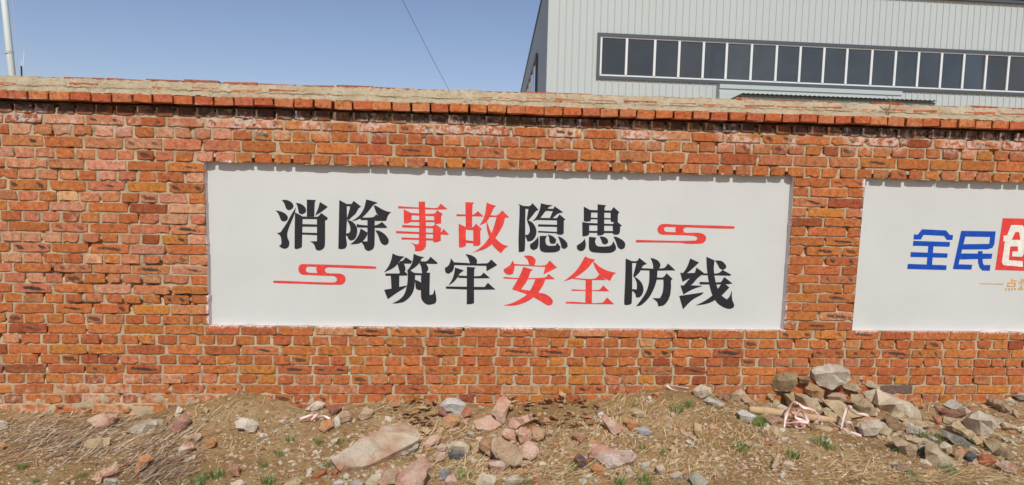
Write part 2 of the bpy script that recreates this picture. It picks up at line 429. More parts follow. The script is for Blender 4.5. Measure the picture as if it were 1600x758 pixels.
CRACK = ((-.05, 3.9, .10), (-.25, 4.0, .09), (-.42, 5.0, .07), (-.62, 4.9, .10), (-.78, 2.9, .08), (-.5, 3.0, .07), (-.95, 5.9, .09), (-.35, 6.9, .06), (-1.1, 4.0, .06), (-.72, 8.9, .06), (-.12, 3.0, .05), (2.6, .1, .1), (3.3, .1, .08), (1.05, .1, .07))
def film_at(x, r):
    f = 0.0
    if x < .75 and r <= -5: f = .47 - .1 * max(0, x)
    elif x < .6 and r == -4: f = .30
    elif r <= -6: f = .32
    if x < 0 and 9 < r < 20: f = max(f, .24)
    if x < -.7 and 8 < r < 19: f = max(f, .34)
    if r >= 20: f = max(f, .22)
    return f + RND.uniform(-.12, .2)
def lay(r, xs):
    for xa, xb in zip(xs[:-1], xs[1:]):
        if xb - xa < .03: continue
        a, b = xa + JT / 2 + RND.uniform(-.002, .002), xb - JT / 2 + RND.uniform(-.002, .002)
        if field_gap(r, (a + b) / 2): continue
        h = .0034; dz = RND.uniform(-.002, .002)
        z = [rowz(a, r) + h + dz, rowz(b, r) + h + dz, rowz(a, r + 1) - h + dz, rowz(b, r + 1) - h + dz]
        if any(abs(a - cx) < w + .06 and abs(r - cr) < .6 for cx, cr, w in CRACK): z[0] += .006; z[1] += RND.uniform(.001, .006); a += .004
        burn = None
        near = any(abs(x - fe) < .4 for x in (a, b) for fe in (FIELDS[0][0](r), FIELDS[0][1](r), FIELDS[1][0](r)))
        pf = paint_amount if (near or r in (0, 17)) else None
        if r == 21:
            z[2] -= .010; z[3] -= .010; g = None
        if PIER and r < 5: lvl = RND.choice([0, 0, .12, .2, .42, .5]); pf = lambda x, z: max(paint_amount(x, z), lvl)
        yb = .062 if (near or r in (0, 17)) else .045
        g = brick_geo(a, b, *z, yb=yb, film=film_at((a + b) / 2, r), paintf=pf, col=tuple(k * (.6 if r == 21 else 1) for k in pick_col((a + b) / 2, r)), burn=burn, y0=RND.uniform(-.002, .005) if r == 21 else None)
        if SPECIAL.get(r):
            for sx, colr in SPECIAL[r]:
                if a < sx < b: g = brick_geo(a, b, *z, yb=yb, film=0, paintf=pf, col=colr)
        p0, p1 = pix((a, 0, z[0])), pix((b, 0, z[3]))
        inside = p1[0] > 0 and p0[0] < 1600
        vis = max(0, min(p1[0], 1600) - max(p0[0], 0)) * abs(p0[1] - p1[1]) if inside else 0
        zc = (z[0] + z[3]) / 2
        if zc < gz((a + b) / 2, 0): vis = 0
        bricks.append((vis, g))
# odd-coloured bricks seen in the photograph: course -> (x, colour)
SPECIAL = {-1: [(-.96, (.17, .165, .14))], -3: [(4.30, (.20, .19, .17))], -6: [(4.92, (.14, .085, .065))], 1: [], 13: [(-.93, (.56, .30, .14))], -4: []}
def seg(xa, xb, first, pitch, jit=.008):
    xs = [xa]; x = first
    while x < xb - .035:
        if x > xa + .035: xs.append(x + RND.gauss(0, jit))
        x += pitch
    xs.append(xb); return xs
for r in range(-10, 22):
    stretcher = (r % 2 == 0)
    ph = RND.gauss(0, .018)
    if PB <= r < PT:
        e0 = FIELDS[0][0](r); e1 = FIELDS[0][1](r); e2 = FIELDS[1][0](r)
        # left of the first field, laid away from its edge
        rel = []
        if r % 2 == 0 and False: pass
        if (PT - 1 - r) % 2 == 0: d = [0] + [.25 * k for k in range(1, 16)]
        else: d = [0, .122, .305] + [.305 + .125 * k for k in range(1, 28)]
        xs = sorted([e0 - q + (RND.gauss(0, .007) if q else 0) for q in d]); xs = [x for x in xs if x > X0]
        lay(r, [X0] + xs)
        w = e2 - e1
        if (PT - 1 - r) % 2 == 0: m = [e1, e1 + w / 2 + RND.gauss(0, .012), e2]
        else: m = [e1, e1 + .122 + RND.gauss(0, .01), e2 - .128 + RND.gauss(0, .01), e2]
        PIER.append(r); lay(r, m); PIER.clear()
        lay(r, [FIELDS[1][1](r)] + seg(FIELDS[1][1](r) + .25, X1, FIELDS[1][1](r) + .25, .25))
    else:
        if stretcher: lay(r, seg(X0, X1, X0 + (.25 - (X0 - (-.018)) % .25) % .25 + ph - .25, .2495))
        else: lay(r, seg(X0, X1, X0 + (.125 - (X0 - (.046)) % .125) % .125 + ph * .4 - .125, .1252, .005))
bricks.sort(key=lambda t: -t[0])
NAMED = 300
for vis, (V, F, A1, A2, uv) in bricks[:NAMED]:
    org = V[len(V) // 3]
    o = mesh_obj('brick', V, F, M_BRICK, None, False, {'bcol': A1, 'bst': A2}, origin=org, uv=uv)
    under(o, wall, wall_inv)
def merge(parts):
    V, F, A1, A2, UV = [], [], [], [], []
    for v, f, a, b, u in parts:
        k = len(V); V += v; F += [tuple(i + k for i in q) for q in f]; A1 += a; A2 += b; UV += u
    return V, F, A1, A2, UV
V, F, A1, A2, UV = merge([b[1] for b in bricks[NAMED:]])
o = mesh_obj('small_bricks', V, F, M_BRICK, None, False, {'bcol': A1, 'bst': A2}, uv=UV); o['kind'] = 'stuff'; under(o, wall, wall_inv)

# mortar bed behind the bricks: a relief sheet with gaps, washed-out joints and smears
def mortar_y(x, z, r):
    y = .0078 + .0065 * noise.noise(Vector((x * 9, z * 14, 0))) + .0030 * noise.noise(Vector((x * 41, z * 41, 3)))
    wash = 0
    if x < .8: wash = max(0, min(1, (-5.0 - r) / 1.5)) * max(0, min(1, (.8 - x) / .5))
    if r < -6.5: wash = max(wash, .6)
    y -= wash * (.0055 + .006 * noise.noise(Vector((x * 7, z * 12, 5))))
    if r > 21: y += .007
    if r > 21.6: y += .05
    h = noise.noise(Vector((x * 13 + 4, z * 21, 9)))
    if h > .38: y += .022                                   # missing mortar
    # stepping crack left of the first painted field
    for (cx, cr, w) in CRACK:
        if abs(x - cx) < w and abs(r - cr) < .35: y += .03
    return y
mx = list(np.arange(X0, X1 + .001, .0145)); rr = list(np.arange(-10, 22.001, .25))
mv = []; 
for r in rr:
    for x in mx:
        z = rowz(x, r); mv.append((x, mortar_y(x, z, r), z))
k = len(mx); mf = []
for j in range(len(rr) - 1):
    for i in range(k - 1):
        xm = (mx[i] + mx[i + 1]) / 2; rm = (rr[j] + rr[j + 1]) / 2
        if any(PB - .12 < rm < PT + .40 and (rm < PT + .12 or noise.noise(Vector((xm * 4.7, 1, 5))) > -.02) and fa(rm) - .008 < xm < fb(rm) + .008 for fa, fb in FIELDS): continue
        mf.append((j * k + i, j * k + i + 1, (j + 1) * k + i + 1, (j + 1) * k + i))
o = mesh_obj('mortar_bed', mv, mf, M_MORTAR, None, True); under(o, wall, wall_inv)
# wall body: back, ends and reveals round the fields
mb = MB(); ztop = rowz(2, 22)
mb.box((X0, .075, -.4), (X1, .24, ztop - .004))
o = mb.build('wall_core', M_MORTAR); under(o, wall, wall_inv)
mb = MB()
for fa, fb in FIELDS:
    N = 24
    for side, fn in ((-1, fa), (1, fb)):
        for i in range(N):
            r0, r1 = PB - .1 + (PT - PB + .2) * i / N, PB - .1 + (PT - PB + .2) * (i + 1) / N
            xx0, xx1 = fn(r0) + side * .006, fn(r1) + side * .006
            q = [(xx0, .004, rowz(xx0, r0)), (xx0, .08, rowz(xx0, r0)), (xx1, .08, rowz(xx1, r1)), (xx1, .004, rowz(xx1, r1))]
            mb.quad(*(q if side < 0 else q[::-1]))
    a, b = fa(9), fb(9); NN = 60
    for rr_, s, yf in ((PB, -1, .004), (PT, 1, .010)):
        for i in range(NN):
            x0, x1 = a + (b - a) * i / NN, a + (b - a) * (i + 1) / NN
            z0, z1 = [rowz(xx, rr_) + (.027 if s > 0 else -.005) for xx in (x0, x1)]
            q = [(x0, yf, z0), (x1, yf, z1), (x1, .08, z1), (x0, .08, z0)]
            mb.quad(*(q if s < 0 else q[::-1]))
o = mb.build('reveal_mortar', M_REVEAL); under(o, wall, wall_inv)

# ------------------------------------------------------------------ coping
coping = bpy.data.objects.new('coping', None); link(coping); under(coping, wall, wall_inv)
def cop_z(x): return 1.518 + .0013 * x + ZO
cv = []; rowsn = 0; cxs = list(np.arange(X0, X1 + .001, .012))
prof = [(.05, .035), (-.035, .040), (-.050, .050), (-.045, .058), (-.035, .066), (-.024, .073), (-.012, .082), (.003, .086), (-.004, .093), (.004, .102), (.012, .106), (.022, .116), (.034, .128), (.046, .141), (.058, .152), (.075, .158), (.13, .163), (.18, .155), (.23, .10), (.29, .055), (.29, .0), (.20, .0)]
for x in cxs:
    for i, (y, z) in enumerate(prof):
        n1 = noise.noise(Vector((x * 5, y * 6, 2))); n2 = noise.noise(Vector((x * 22, y * 22, 6))); n3 = noise.noise(Vector((x * 60, y * 60, 6)))
        w = 1 if 1 <= i <= 18 else 0; n4 = abs(noise.noise(Vector((x * 17, y * 34 + 3, 1)))); n3 += -2.2 * max(0, n4 - .28) * (i > 2)
        cv.append((x, y + (.013 * max(0, noise.noise(Vector((x * 5.5, 2, 7))) + .25) if i == 8 else 0) + w * (.012 * n1 + .009 * n2 + .004 * n3), cop_z(x) + z + w * (.006 * n1 + .010 * n2 + .008 * n3)))
k = len(prof); cf = [(i * k + j, (i + 1) * k + j, (i + 1) * k + j + 1, i * k + j + 1) for i in range(len(cxs) - 1) for j in range(k - 1)]
o = mesh_obj('coping_mortar', cv, [f[::-1] for f in cf], M_COPING, None, False); under(o, coping, Matrix())
def block(x0, x1, y0, y1, z0, z1, col, film=0, dim=1.0):
    """a worn loose brick with rounded arrises"""
    bm = bmesh.new(); bmesh.ops.create_cube(bm, size=1)
    for v in bm.verts: v.co = Vector(((x1 - x0) * v.co.x, (y1 - y0) * v.co.y, (z1 - z0) * v.co.z))
    bmesh.ops.bevel(bm, geom=bm.edges[:], offset=.004, segments=1, affect='EDGES')
    rot = Matrix.Rotation(RND.gauss(0, .02) * dim, 3, 'X') @ Matrix.Rotation(RND.gauss(0, .02) * dim, 3, 'Y') @ Matrix.Rotation(RND.gauss(0, .025) * dim, 3, 'Z')
    c = Vector(((x0 + x1) / 2, (y0 + y1) / 2, (z0 + z1) / 2))
    V = []
    for v in bm.verts:
        p = v.co.copy(); p += Vector((RND.gauss(0, .0016), RND.gauss(0, .0012), RND.gauss(0, .0016))); V.append(tuple(c + rot @ p))
    bm.verts.index_update(); F = [tuple(v.index for v in f.verts) for f in bm.faces]; bm.free()
    return V, F, [(*col, 1)] * len(V), [(0, 0, 0, film)] * len(V), [(9, 9)] * len(V)
def add_block(name, g, par, inv=Matrix()):
    V, F, A1, A2, uv = g; c = Vector(V[0])
    for v in V[1:]: c += Vector(v)
    c /= len(V)
    o = mesh_obj(name, V, F, M_BRICK, None, False, {'bcol': A1, 'bst': A2}, origin=c, uv=uv); return under(o, par, inv)
KX = [-1.179, -.045, 1.215, 2.471, 3.726, 4.603, 5.488]; KI = [0, 9, 19, 29, 39, 46, 53]
x = None
for i in range(-17, 80):
    a = float(np.interp(i, KI, KX)) if 0 <= i <= 53 else (KX[0] + i * .1258 if i < 0 else KX[-1] + (i - 53) * .1264)
    b = float(np.interp(i + 1, KI, KX)) if 0 <= i + 1 <= 53 else (KX[0] + (i + 1) * .1258 if i + 1 < 0 else KX[-1] + (i - 52) * .1264)
    if a < X0 or b > X1: continue
    g = RND.uniform(.005, .017); dz = RND.gauss(0, .0022); dy = RND.gauss(0, .0045); z = cop_z((a + b) / 2) + dz
    col = RND.choice([(.44, .115, .04), (.39, .095, .038), (.46, .135, .042), (.44, .145, .06), (.47, .165, .06), (.40, .11, .05)])
    add_block('coping_brick', block(a + g / 2, b - g / 2, -.062 + dy, .06, z - .004, z + .049, col, RND.uniform(-.1, .18)), coping)
# bricks half sunk in the slope and along the ridge
x = X0 + .1
while x < X1 - .3:
    L = RND.uniform(.13, .24); yy = RND.uniform(.0, .012)
    if RND.random() < .85:
        z = cop_z(x) + .112 + (yy - .01) * .8 + RND.uniform(-.006, .006)
        add_block('coping_brick', block(x, x + L, yy, yy + .09, z - .05, z + RND.uniform(-.004, .006), RND.choice([(.40, .12, .05), (.42, .15, .07), (.33, .11, .06)]), RND.uniform(.15, .5), 1.6), coping)
    x += L + RND.uniform(.015, .09)
x = X0 + .05
while x < X1 - .3:
    L = RND.uniform(.22, .245); z = cop_z(x) + .152
    if RND.random() < .9:
        add_block('coping_brick', block(x, x + L, .060 + RND.gauss(0, .004), .17, z - .045, z + RND.uniform(.002, .014), RND.choice([(.30, .08, .04), (.34, .11, .055), (.27, .10, .06)]), RND.uniform(.1, .5), .6), coping)
    x += L + RND.uniform(.006, .03)

# ------------------------------------------------------------------ painted fields and lettering
def make_panel(fa, fb):
    N, Mm = 90, 40; V = []
    for j in range(Mm + 1):
        r = PB - .15 + (PT - PB + .3) * j / Mm
        for i in range(N + 1):
            a, b = fa(r) - .012, fb(r) + .012; x = a + (b - a) * i / N
            V.append((x, DEPTH + .0009 * noise.noise(Vector((x * 2.3, r * .4, 3))), rowz(x, r)))
    F = [(j * (N + 1) + i, j * (N + 1) + i + 1, (j + 1) * (N + 1) + i + 1, (j + 1) * (N + 1) + i) for j in range(Mm) for i in range(N)]
    return mesh_obj('painted_panel', V, F, M_PANEL, None, True)
panel = make_panel(*FIELDS[0]); under(panel, wall, wall_inv)
panel['label'] = 'white painted field with black and red lettering'
panel2 = make_panel(*FIELDS[1]); under(panel2, wall, wall_inv)
panel2['label'] = 'white painted field with blue lettering at the right edge'
def smooth_poly(P):
    """rounds the gentle bends, keeps the sharp points"""
    n = len(P); P = [Vector(p) for p in P]; out = []
    def soft(i):
        a = P[i] - P[i - 1]; b = P[(i + 1) % n] - P[i]
        if a.length < 1e-6 or b.length < 1e-6: return False
        return a.angle(b) < math.radians(52)
    S = [soft(i) for i in range(n)]
    for i in range(n):
        a, b = P[i], P[(i + 1) % n]; L = (b - a).length
        ta = (P[(i + 1) % n] - P[i - 1]).normalized() * L if S[i] else (b - a)
        tb = (P[(i + 2) % n] - P[i]).normalized() * L if S[(i + 1) % n] else (b - a)
        out.append(a)
        if S[i] or S[(i + 1) % n]:
            for t in (.25, .5, .75):
                h = t * t * t; q = t * t
                out.append(a * (2 * h - 3 * q + 1) + ta * (h - 2 * q + t) + b * (-2 * h + 3 * q) + tb * (h - q))
    return out
LIFT = [0.0018]
def strokes(name, parent, mat, ox, oy, scale, polys, lift=None, smooth=True):
    V, F = [], []; y = (lift or LIFT[0])
    for P in polys:
        P = smooth_poly(P) if smooth else [Vector(p) for p in P]
        w = [on_y(ox + p[0] / scale, oy + p[1] / scale, DEPTH - y) for p in P]; y += .00012
        tri = geometry.tessellate_polygon([[Vector((p.x, p.z, 0)) for p in w]]); k = len(V)
        V += [tuple(p) for p in w]
        for t in tri:
            a, b, c = (w[i] for i in t)
            if (b - a).cross(c - a).y > 0: t = t[::-1]
            F.append(tuple(k + i for i in t))
    o = mesh_obj(name, V, F, mat, None, origin=V[0]); under(o, parent, Matrix()); return o
S = 7.58
strokes('painted_character', panel, M_BLACK, 424, 304, S, [
 [(122,68),(165,62),(210,75),(245,100),(262,132),(250,165),(210,187),(180,172),(165,140),(150,100)],
 [(48,190),(90,195),(140,212),(178,238),(195,270),(185,302),(145,318),(115,302),(98,262),(75,215)],
 [(290,152),(278,215),(262,262),(228,340),(198,420),(188,470),(195,520),(212,560),(210,600),(192,630),(155,642),(118,630),(90,608),(115,590),(118,545),(105,490),(65,455),(105,448),(130,415),(180,340),(235,240)],
 [(288,98),(340,108),(385,135),(410,175),(402,212),(365,235),(330,220),(318,180),(305,130)],
 [(420,60),(528,65),(515,90),(508,262),(420,262)], [(575,88),(668,145),(600,198),(518,250),(555,160)],
 [(280,212),(350,248),(370,262),(365,480),(362,620),(330,638),(290,645),(274,635),(276,400)],
 [(345,258),(545,262),(590,218),(668,275),(658,298),(636,305),(634,590),(620,635),(570,662),(530,650),(510,600),(485,570),(455,555),(540,553),(540,290),(350,288)],
 [(362,350),(545,355),(545,380),(362,378)], [(362,450),(545,455),(545,480),(362,472)]])
strokes('painted_character', panel, M_BLACK, 518, 304, S, [
 [(92,65),(180,112),(182,300),(172,500),(182,600),(160,640),(110,648),(80,640),(85,400)],
 [(170,112),(238,112),(262,75),(350,142),(320,165),(285,225),(235,270),(205,300),(178,290),(200,225),(222,140),(175,138)],
 [(180,300),(235,315),(285,360),(305,420),(295,490),(270,530),(230,547),(200,525),(185,490),(172,485),(172,462),(205,455),(222,430),(218,375),(200,330)],
 [(410,60),(440,65),(550,98),(515,112),(490,130),(430,205),(365,268),(300,300),(238,315),(300,275),(345,230),(385,160)],
 [(500,130),(520,130),(600,175),(660,200),(705,207),(670,245),(648,310),(620,312),(515,312),(515,300),(345,302),(340,272),(490,268),(530,235),(560,255),(530,215)],
 [(425,300),(512,300),(508,600),(490,645),(440,670),(400,650),(380,600),(360,572),(355,555),(425,555)],
 [(298,348),(350,360),(520,365),(600,325),(660,388),(640,395),(300,388)],
 [(345,402),(425,450),(415,490),(370,550),(320,580),(220,590),(270,550),(320,480)],
 [(518,422),(570,432),(630,470),(675,530),(675,575),(640,598),(600,585),(575,550),(555,490)]])
strokes('painted_character', panel, M_RED, 608, 306, S, [
 [(350,68),(425,68),(438,580),(420,625),(370,655),(305,655),(305,610),(285,575),(250,552),(330,575),(352,560),(356,300)],
 [(108,122),(150,125),(350,138),(430,138),(565,142),(612,92),(690,158),(560,162),(430,158),(350,152),(108,148)],
 [(172,160),(265,205),(268,305),(215,325),(175,325)], [(260,205),(535,210),(568,170),(635,215),(618,240),(618,325),(540,335),(530,240),(262,228)],
 [(260,285),(535,290),(535,310),(260,308)], [(155,345),(515,358),(545,335),(620,385),(612,410),(612,530),(550,550),(520,540),(518,382),(155,372)],
 [(82,415),(120,418),(355,428),(605,435),(645,392),(708,455),(690,460),(605,455),(355,450),(82,442)], [(145,492),(355,500),(530,505),(530,528),(355,520),(145,515)]])
strokes('painted_character', panel, M_RED, 704, 306, S, [
 [(70,218),(250,222),(270,222),(325,182),(392,245),(270,242),(70,240)], [(175,75),(278,78),(262,105),(255,370),(180,370)],
 [(95,330),(180,370),(182,590),(130,612),(100,608)], [(170,368),(260,372),(302,330),(372,395),(355,410),(355,575),(325,590),(270,592),(268,405),(172,400)],
 [(180,525),(270,535),(270,562),(180,555)], [(428,78),(470,98),(545,120),(520,130),(455,265),(410,318),(345,348),(385,280),(410,200)],
 [(465,230),(555,228),(612,172),(692,252),(645,258),(620,350),(535,495),(490,570),(400,630),(255,672),(310,645),(400,570),(480,450),(520,340),(545,248),(460,250)],
 [(425,285),(440,330),(480,435),(540,510),(610,570),(680,597),(640,625),(598,678),(540,630),(490,570),(455,480),(430,390)]])
strokes('painted_character', panel, M_BLACK, 798, 308, S, [
 [(85,78),(150,105),(175,112),(172,300),(168,620),(150,645),(95,650),(92,500),(105,100)],
 [(160,105),(225,105),(258,72),(330,150),(300,165),(260,215),(210,275),(190,270),(200,200),(210,140),(160,135)],
 [(200,272),(255,300),(295,360),(305,420),(285,480),(245,518),(200,525),(185,490),(170,450),(205,445),(225,410),(220,350),(195,285)],
 [(358,72),(420,88),(498,98),(450,120),(430,150),(405,175),(350,245),(310,270),(258,285),(300,240),(340,160)],
 [(430,138),(505,138),(520,108),(622,180),(560,195),(490,250),(465,245),(500,165),(420,162)],
 [(300,245),(545,250),(580,205),(648,265),(630,275),(628,430),(600,445),(548,440),(548,275),(300,270)],
 [(325,322),(548,328),(548,352),(325,348)], [(325,400),(548,412),(548,428),(325,418)],
 [(325,462),(330,530),(318,600),(275,628),(235,605),(228,560),(270,530),(310,490)],
 [(345,460),(430,458),(412,500),(420,555),(445,575),(530,575),(550,540),(590,590),(580,630),(530,650),(400,652),(355,635),(342,590)],
 [(440,442),(500,465),(540,505),(530,545),(490,552),(462,530),(455,480)], [(560,462),(620,492),(668,545),(675,585),(640,613),(605,600),(590,540)]])
strokes('painted_character', panel, M_BLACK, 890, 308, S, [
 [(168,112),(240,150),(258,155),(250,285),(200,290),(168,285)], [(230,152),(490,160),(522,118),(592,182),(575,200),(572,290),(530,300),(488,290),(485,185),(230,182)],
 [(240,243),(500,250),(500,265),(240,262)], [(332,85),(435,98),(415,125),(410,435),(380,450),(328,455)],
 [(150,295),(180,300),(235,310),(230,445),(195,460),(152,465)], [(200,304),(510,318),(530,300),(560,288),(620,338),(600,350),(592,425),(560,445),(515,440),(510,340),(220,332)],
 [(228,400),(515,402),(515,425),(228,422)], [(180,490),(192,570),(175,620),(130,638),(90,615),(85,575),(130,545),(160,520)],
 [(230,470),(318,480),(302,520),(315,570),(350,585),(470,580),(500,560),(518,520),(552,600),(530,640),(470,660),(300,655),(250,640),(230,600)],
 [(355,465),(410,472),(450,500),(458,535),(430,558),(390,550),(378,515)], [(520,465),(570,478),(640,520),(660,560),(650,605),(610,620),(575,595),(550,530)]])
strokes('painted_character', panel, M_BLACK, 592, 388, S, [
 [(162,60),(215,85),(302,98),(265,130),(240,155),(205,205),(150,245),(60,285),(110,220),(145,140)], [(240,150),(275,150),(318,105),(395,155),(378,182),(290,182),(240,180)],
 [(215,170),(290,182),(310,215),(315,255),(300,280),(250,290),(235,240)], [(412,65),(470,90),(538,105),(505,125),(490,160),(440,215),(370,262),(330,272),(365,225),(395,170)],
 [(485,152),(565,152),(612,100),(698,175),(680,185),(560,182),(485,180)], [(480,182),(560,182),(585,230),(580,262),(555,285),(512,290),(505,250),(498,210)],
 [(250,280),(300,275),(335,300),(335,322),(78,325),(78,298),(240,298)], [(140,320),(243,320),(240,465),(150,485)],
 [(62,492),(140,478),(240,458),(330,440),(320,458),(200,535),(105,602)], [(340,262),(370,262),(430,300),(425,420),(410,500),(370,570),(300,630),(220,650),(158,652),(240,610),(300,545),(330,450),(340,380)],
 [(400,290),(505,295),(520,285),(555,285),(610,292),(600,315),(420,315)], [(500,295),(605,300),(600,500),(602,555),(640,545),(662,482),(682,610),(670,650),(600,668),(550,655),(510,610),(498,560)],
 [(425,372),(470,388),(505,412),(505,490),(475,495),(440,475),(432,420)]])
strokes('painted_character', panel, M_BLACK, 686, 388, S, [
 [(312,68),(380,82),(430,112),(450,145),(445,180),(365,175),(345,115)], [(165,165),(565,178),(618,132),(690,198),(620,240),(562,272),(560,208),(170,198)],
 [(140,118),(178,170),(180,210),(160,270),(110,303),(78,285),(68,235),(110,205),(130,165)], [(190,228),(295,262),(245,300),(215,350),(170,400),(112,442),(160,360),(180,290)],
 [(228,322),(485,328),(528,288),(605,353),(480,355),(228,350)], [(330,218),(435,228),(418,250),(415,650),(380,660),(328,662)], [(82,452),(540,458),(578,408),(668,488),(420,490),(82,478)]])
strokes('painted_character', panel, M_RED, 780, 390, S, [
 [(292,75),(350,70),(400,85),(435,125),(425,165),(405,190),(358,190),(335,120)], [(175,170),(350,180),(545,185),(598,128),(685,212),(600,255),(525,292),(545,205),(350,195),(178,188)],
 [(158,128),(180,175),(180,230),(160,290),(110,298),(65,275),(50,235),(100,205),(135,175)], [(48,330),(60,325),(220,335),(545,330),(585,288),(658,350),(550,350),(220,348),(60,342)],
 [(285,205),(330,218),(400,238),(372,262),(335,360),(258,472),(152,470),(215,360),(260,270)],
 [(152,470),(180,465),(260,472),(380,490),(470,510),(540,525),(600,560),(635,605),(630,645),(590,660),(555,650),(490,610),(410,565),(325,528)],
 [(435,340),(552,340),(520,420),(450,520),(370,590),(250,645),(150,663),(50,660),(150,635),(260,580),(340,520),(390,440)]])
strokes('painted_character', panel, M_RED, 874, 392, S, [
 [(305,65),(350,85),(425,105),(398,128),(340,200),(270,260),(180,318),(150,330),(50,362),(130,300),(210,220),(260,145)],
 [(398,128),(415,135),(480,190),(570,235),(675,260),(640,285),(602,355),(540,325),(470,270),(425,200)], [(165,320),(415,330),(472,280),(555,345),(420,345),(310,345),(165,332)],
 [(312,335),(388,335),(385,620),(308,620)], [(145,455),(465,462),(520,408),(592,478),(145,472)], [(78,605),(150,602),(500,615),(565,552),(650,632),(300,628),(78,622)]])
strokes('painted_character', panel, M_BLACK, 968, 394, S, [
 [(72,75),(145,108),(150,120),(145,600),(120,622),(60,628),(55,600),(68,300)], [(140,105),(205,105),(235,68),(325,140),(280,160),(240,235),(185,292),(160,285),(175,230),(200,130),(140,128)],
 [(165,285),(220,318),(265,370),(285,440),(270,500),(235,535),(195,535),(185,490),(145,450),(145,438),(205,442),(205,370),(185,315)], [(368,68),(420,82),(465,110),(485,155),(470,195),(400,195),(395,140)],
 [(255,190),(520,190),(575,135),(662,215),(440,218),(250,215)], [(355,210),(450,210),(440,330),(400,450),(340,550),(260,625),(195,643),(260,560),(320,460),(350,350)],
 [(440,300),(515,298),(558,250),(630,318),(612,335),(610,430),(590,540),(530,625),(460,642),(445,590),(390,545),(480,545),(510,480),(520,400),(520,325),(440,325)]])
strokes('painted_character', panel, M_BLACK, 1056, 394, S, [
 [(170,75),(275,122),(225,170),(130,250),(75,280),(60,250),(90,240),(140,160)], [(52,242),(90,250),(225,245),(245,182),(330,245),(300,275),(255,310),(180,390),(90,400),(170,305),(80,352)],
 [(55,395),(180,393),(320,400),(200,440),(90,502)], [(40,518),(180,498),(330,475),(310,500),(190,570),(85,677)], [(310,250),(380,252),(500,250),(555,212),(655,265),(645,280),(480,275),(310,272)],
 [(465,98),(540,105),(590,150),(598,185),(560,212),(520,190),(495,145)], [(282,352),(480,358),(535,355),(575,295),(672,372),(600,380),(282,382)],
 [(362,55),(460,98),(450,190),(465,320),(500,440),(550,520),(605,560),(640,520),(662,452),(668,560),(692,630),(680,660),(630,672),(560,650),(490,600),(430,500),(395,370),(370,200)],
 [(540,375),(590,385),(635,418),(545,510),(460,570),(370,610),(232,632),(330,585),(430,515),(490,445)]])
strokes('cloud_scroll', panel, M_RED, 985, 330, 9.412, [
 [(530,188),(470,190),(425,210),(400,262),(415,315),(460,342),(540,345),(540,306),(510,295),(495,268),(505,240),(540,228)], [(528,188),(700,198),(1520,222),(1537,240),(1520,255),(1100,247),(820,235),(528,230)],
 [(675,225),(830,233),(790,250),(780,280),(795,310),(830,320),(800,352),(665,312),(668,300),(662,262)],
 [(530,304),(665,310),(830,318),(1000,318),(1070,335),(1110,375),(1108,425),(1070,465),(1000,478),(850,478),(740,462),(960,432),(985,405),(975,375),(930,362),(800,352),(530,345)],
 [(78,440),(90,422),(500,433),(760,437),(965,432),(965,455),(850,478),(740,465),(300,458),(90,458)]])
strokes('cloud_scroll', panel, M_RED, 420, 395, 8.889, [
 [(535,158),(450,160),(415,195),(412,240),(430,280),(470,303),(545,307),(545,275),(518,255),(515,225),(530,195),(545,188)], [(530,158),(820,165),(1480,190),(1495,207),(1480,222),(820,200),(530,188)],
 [(665,188),(830,196),(785,215),(778,245),(800,275),(840,285),(830,320),(665,312),(672,270),(658,235)],
 [(535,275),(665,282),(830,287),(980,290),(1040,310),(1066,355),(1055,405),(1010,440),(920,442),(920,412),(945,385),(940,350),(910,325),(830,320),(535,307)],
 [(58,402),(72,388),(500,402),(800,412),(925,412),(925,442),(850,444),(400,428),(72,416)]])
S2 = 7.979
strokes('painted_character', panel2, M_BLUE, 1410, 335, S2, [
 [(245,185),(545,200),(590,255),(632,258),(625,318),(555,318),(520,268),(265,255),(232,312),(140,312),(145,248),(190,255)], [(138,330),(595,345),(588,403),(130,390)],
 [(105,470),(565,487),(560,540),(102,530)], [(70,617),(552,635),(548,693),(62,680)], [(325,390),(388,395),(370,640),(305,630)]], smooth=False)
strokes('painted_character', panel2, M_BLUE, 1410, 335, S2, [
 [(735,205),(1165,212),(1150,282),(725,275)], [(735,205),(790,260),(700,625),(690,685),(630,680)], [(1098,270),(1160,235),(1148,370),(1125,415),(1080,430),(1085,360)],
 [(740,372),(1085,368),(1140,380),(1120,418),(1060,435),(735,437)], [(735,487),(1122,490),(1112,552),(720,562)], [(690,622),(872,628),(862,688),(640,682)],
 [(945,458),(1000,458),(1000,560),(1005,610),(1020,632),(1098,632),(1090,702),(1000,700),(965,665),(945,600)]], smooth=False)
strokes('red_square', panel2, M_RED, 1410, 335, S2, [[(1253,48),(1905,60),(1818,712),(1157,692)]], smooth=False)
strokes('painted_character', panel2, M_CREAM, 1410, 335, S2, [
 [(1355,133),(1410,220),(1365,312),(1345,345),(1260,335),(1262,265),(1305,265)], [(1355,133),(1500,135),(1455,222),(1410,220)], [(1500,135),(1570,265),(1570,340),(1470,318),(1455,222)],
 [(1345,318),(1570,318),(1570,345),(1530,400),(1345,400)], [(1278,340),(1350,345),(1325,572),(1500,582),(1500,655),(1260,635),(1240,600)],
 [(1440,395),(1520,395),(1510,500),(1490,530),(1368,525),(1372,462),(1440,462)], [(1620,190),(1680,190),(1640,540),(1580,540)], [(1750,130),(1815,130),(1765,640),(1640,645),(1650,580),(1705,578)]], lift=.0032, smooth=False)
S3 = 18.95
strokes('painted_dash', panel2, M_ORANGE, 1520, 425, S3, [[(200,328),(600,340),(910,340),(910,375),(600,365),(200,355)]])
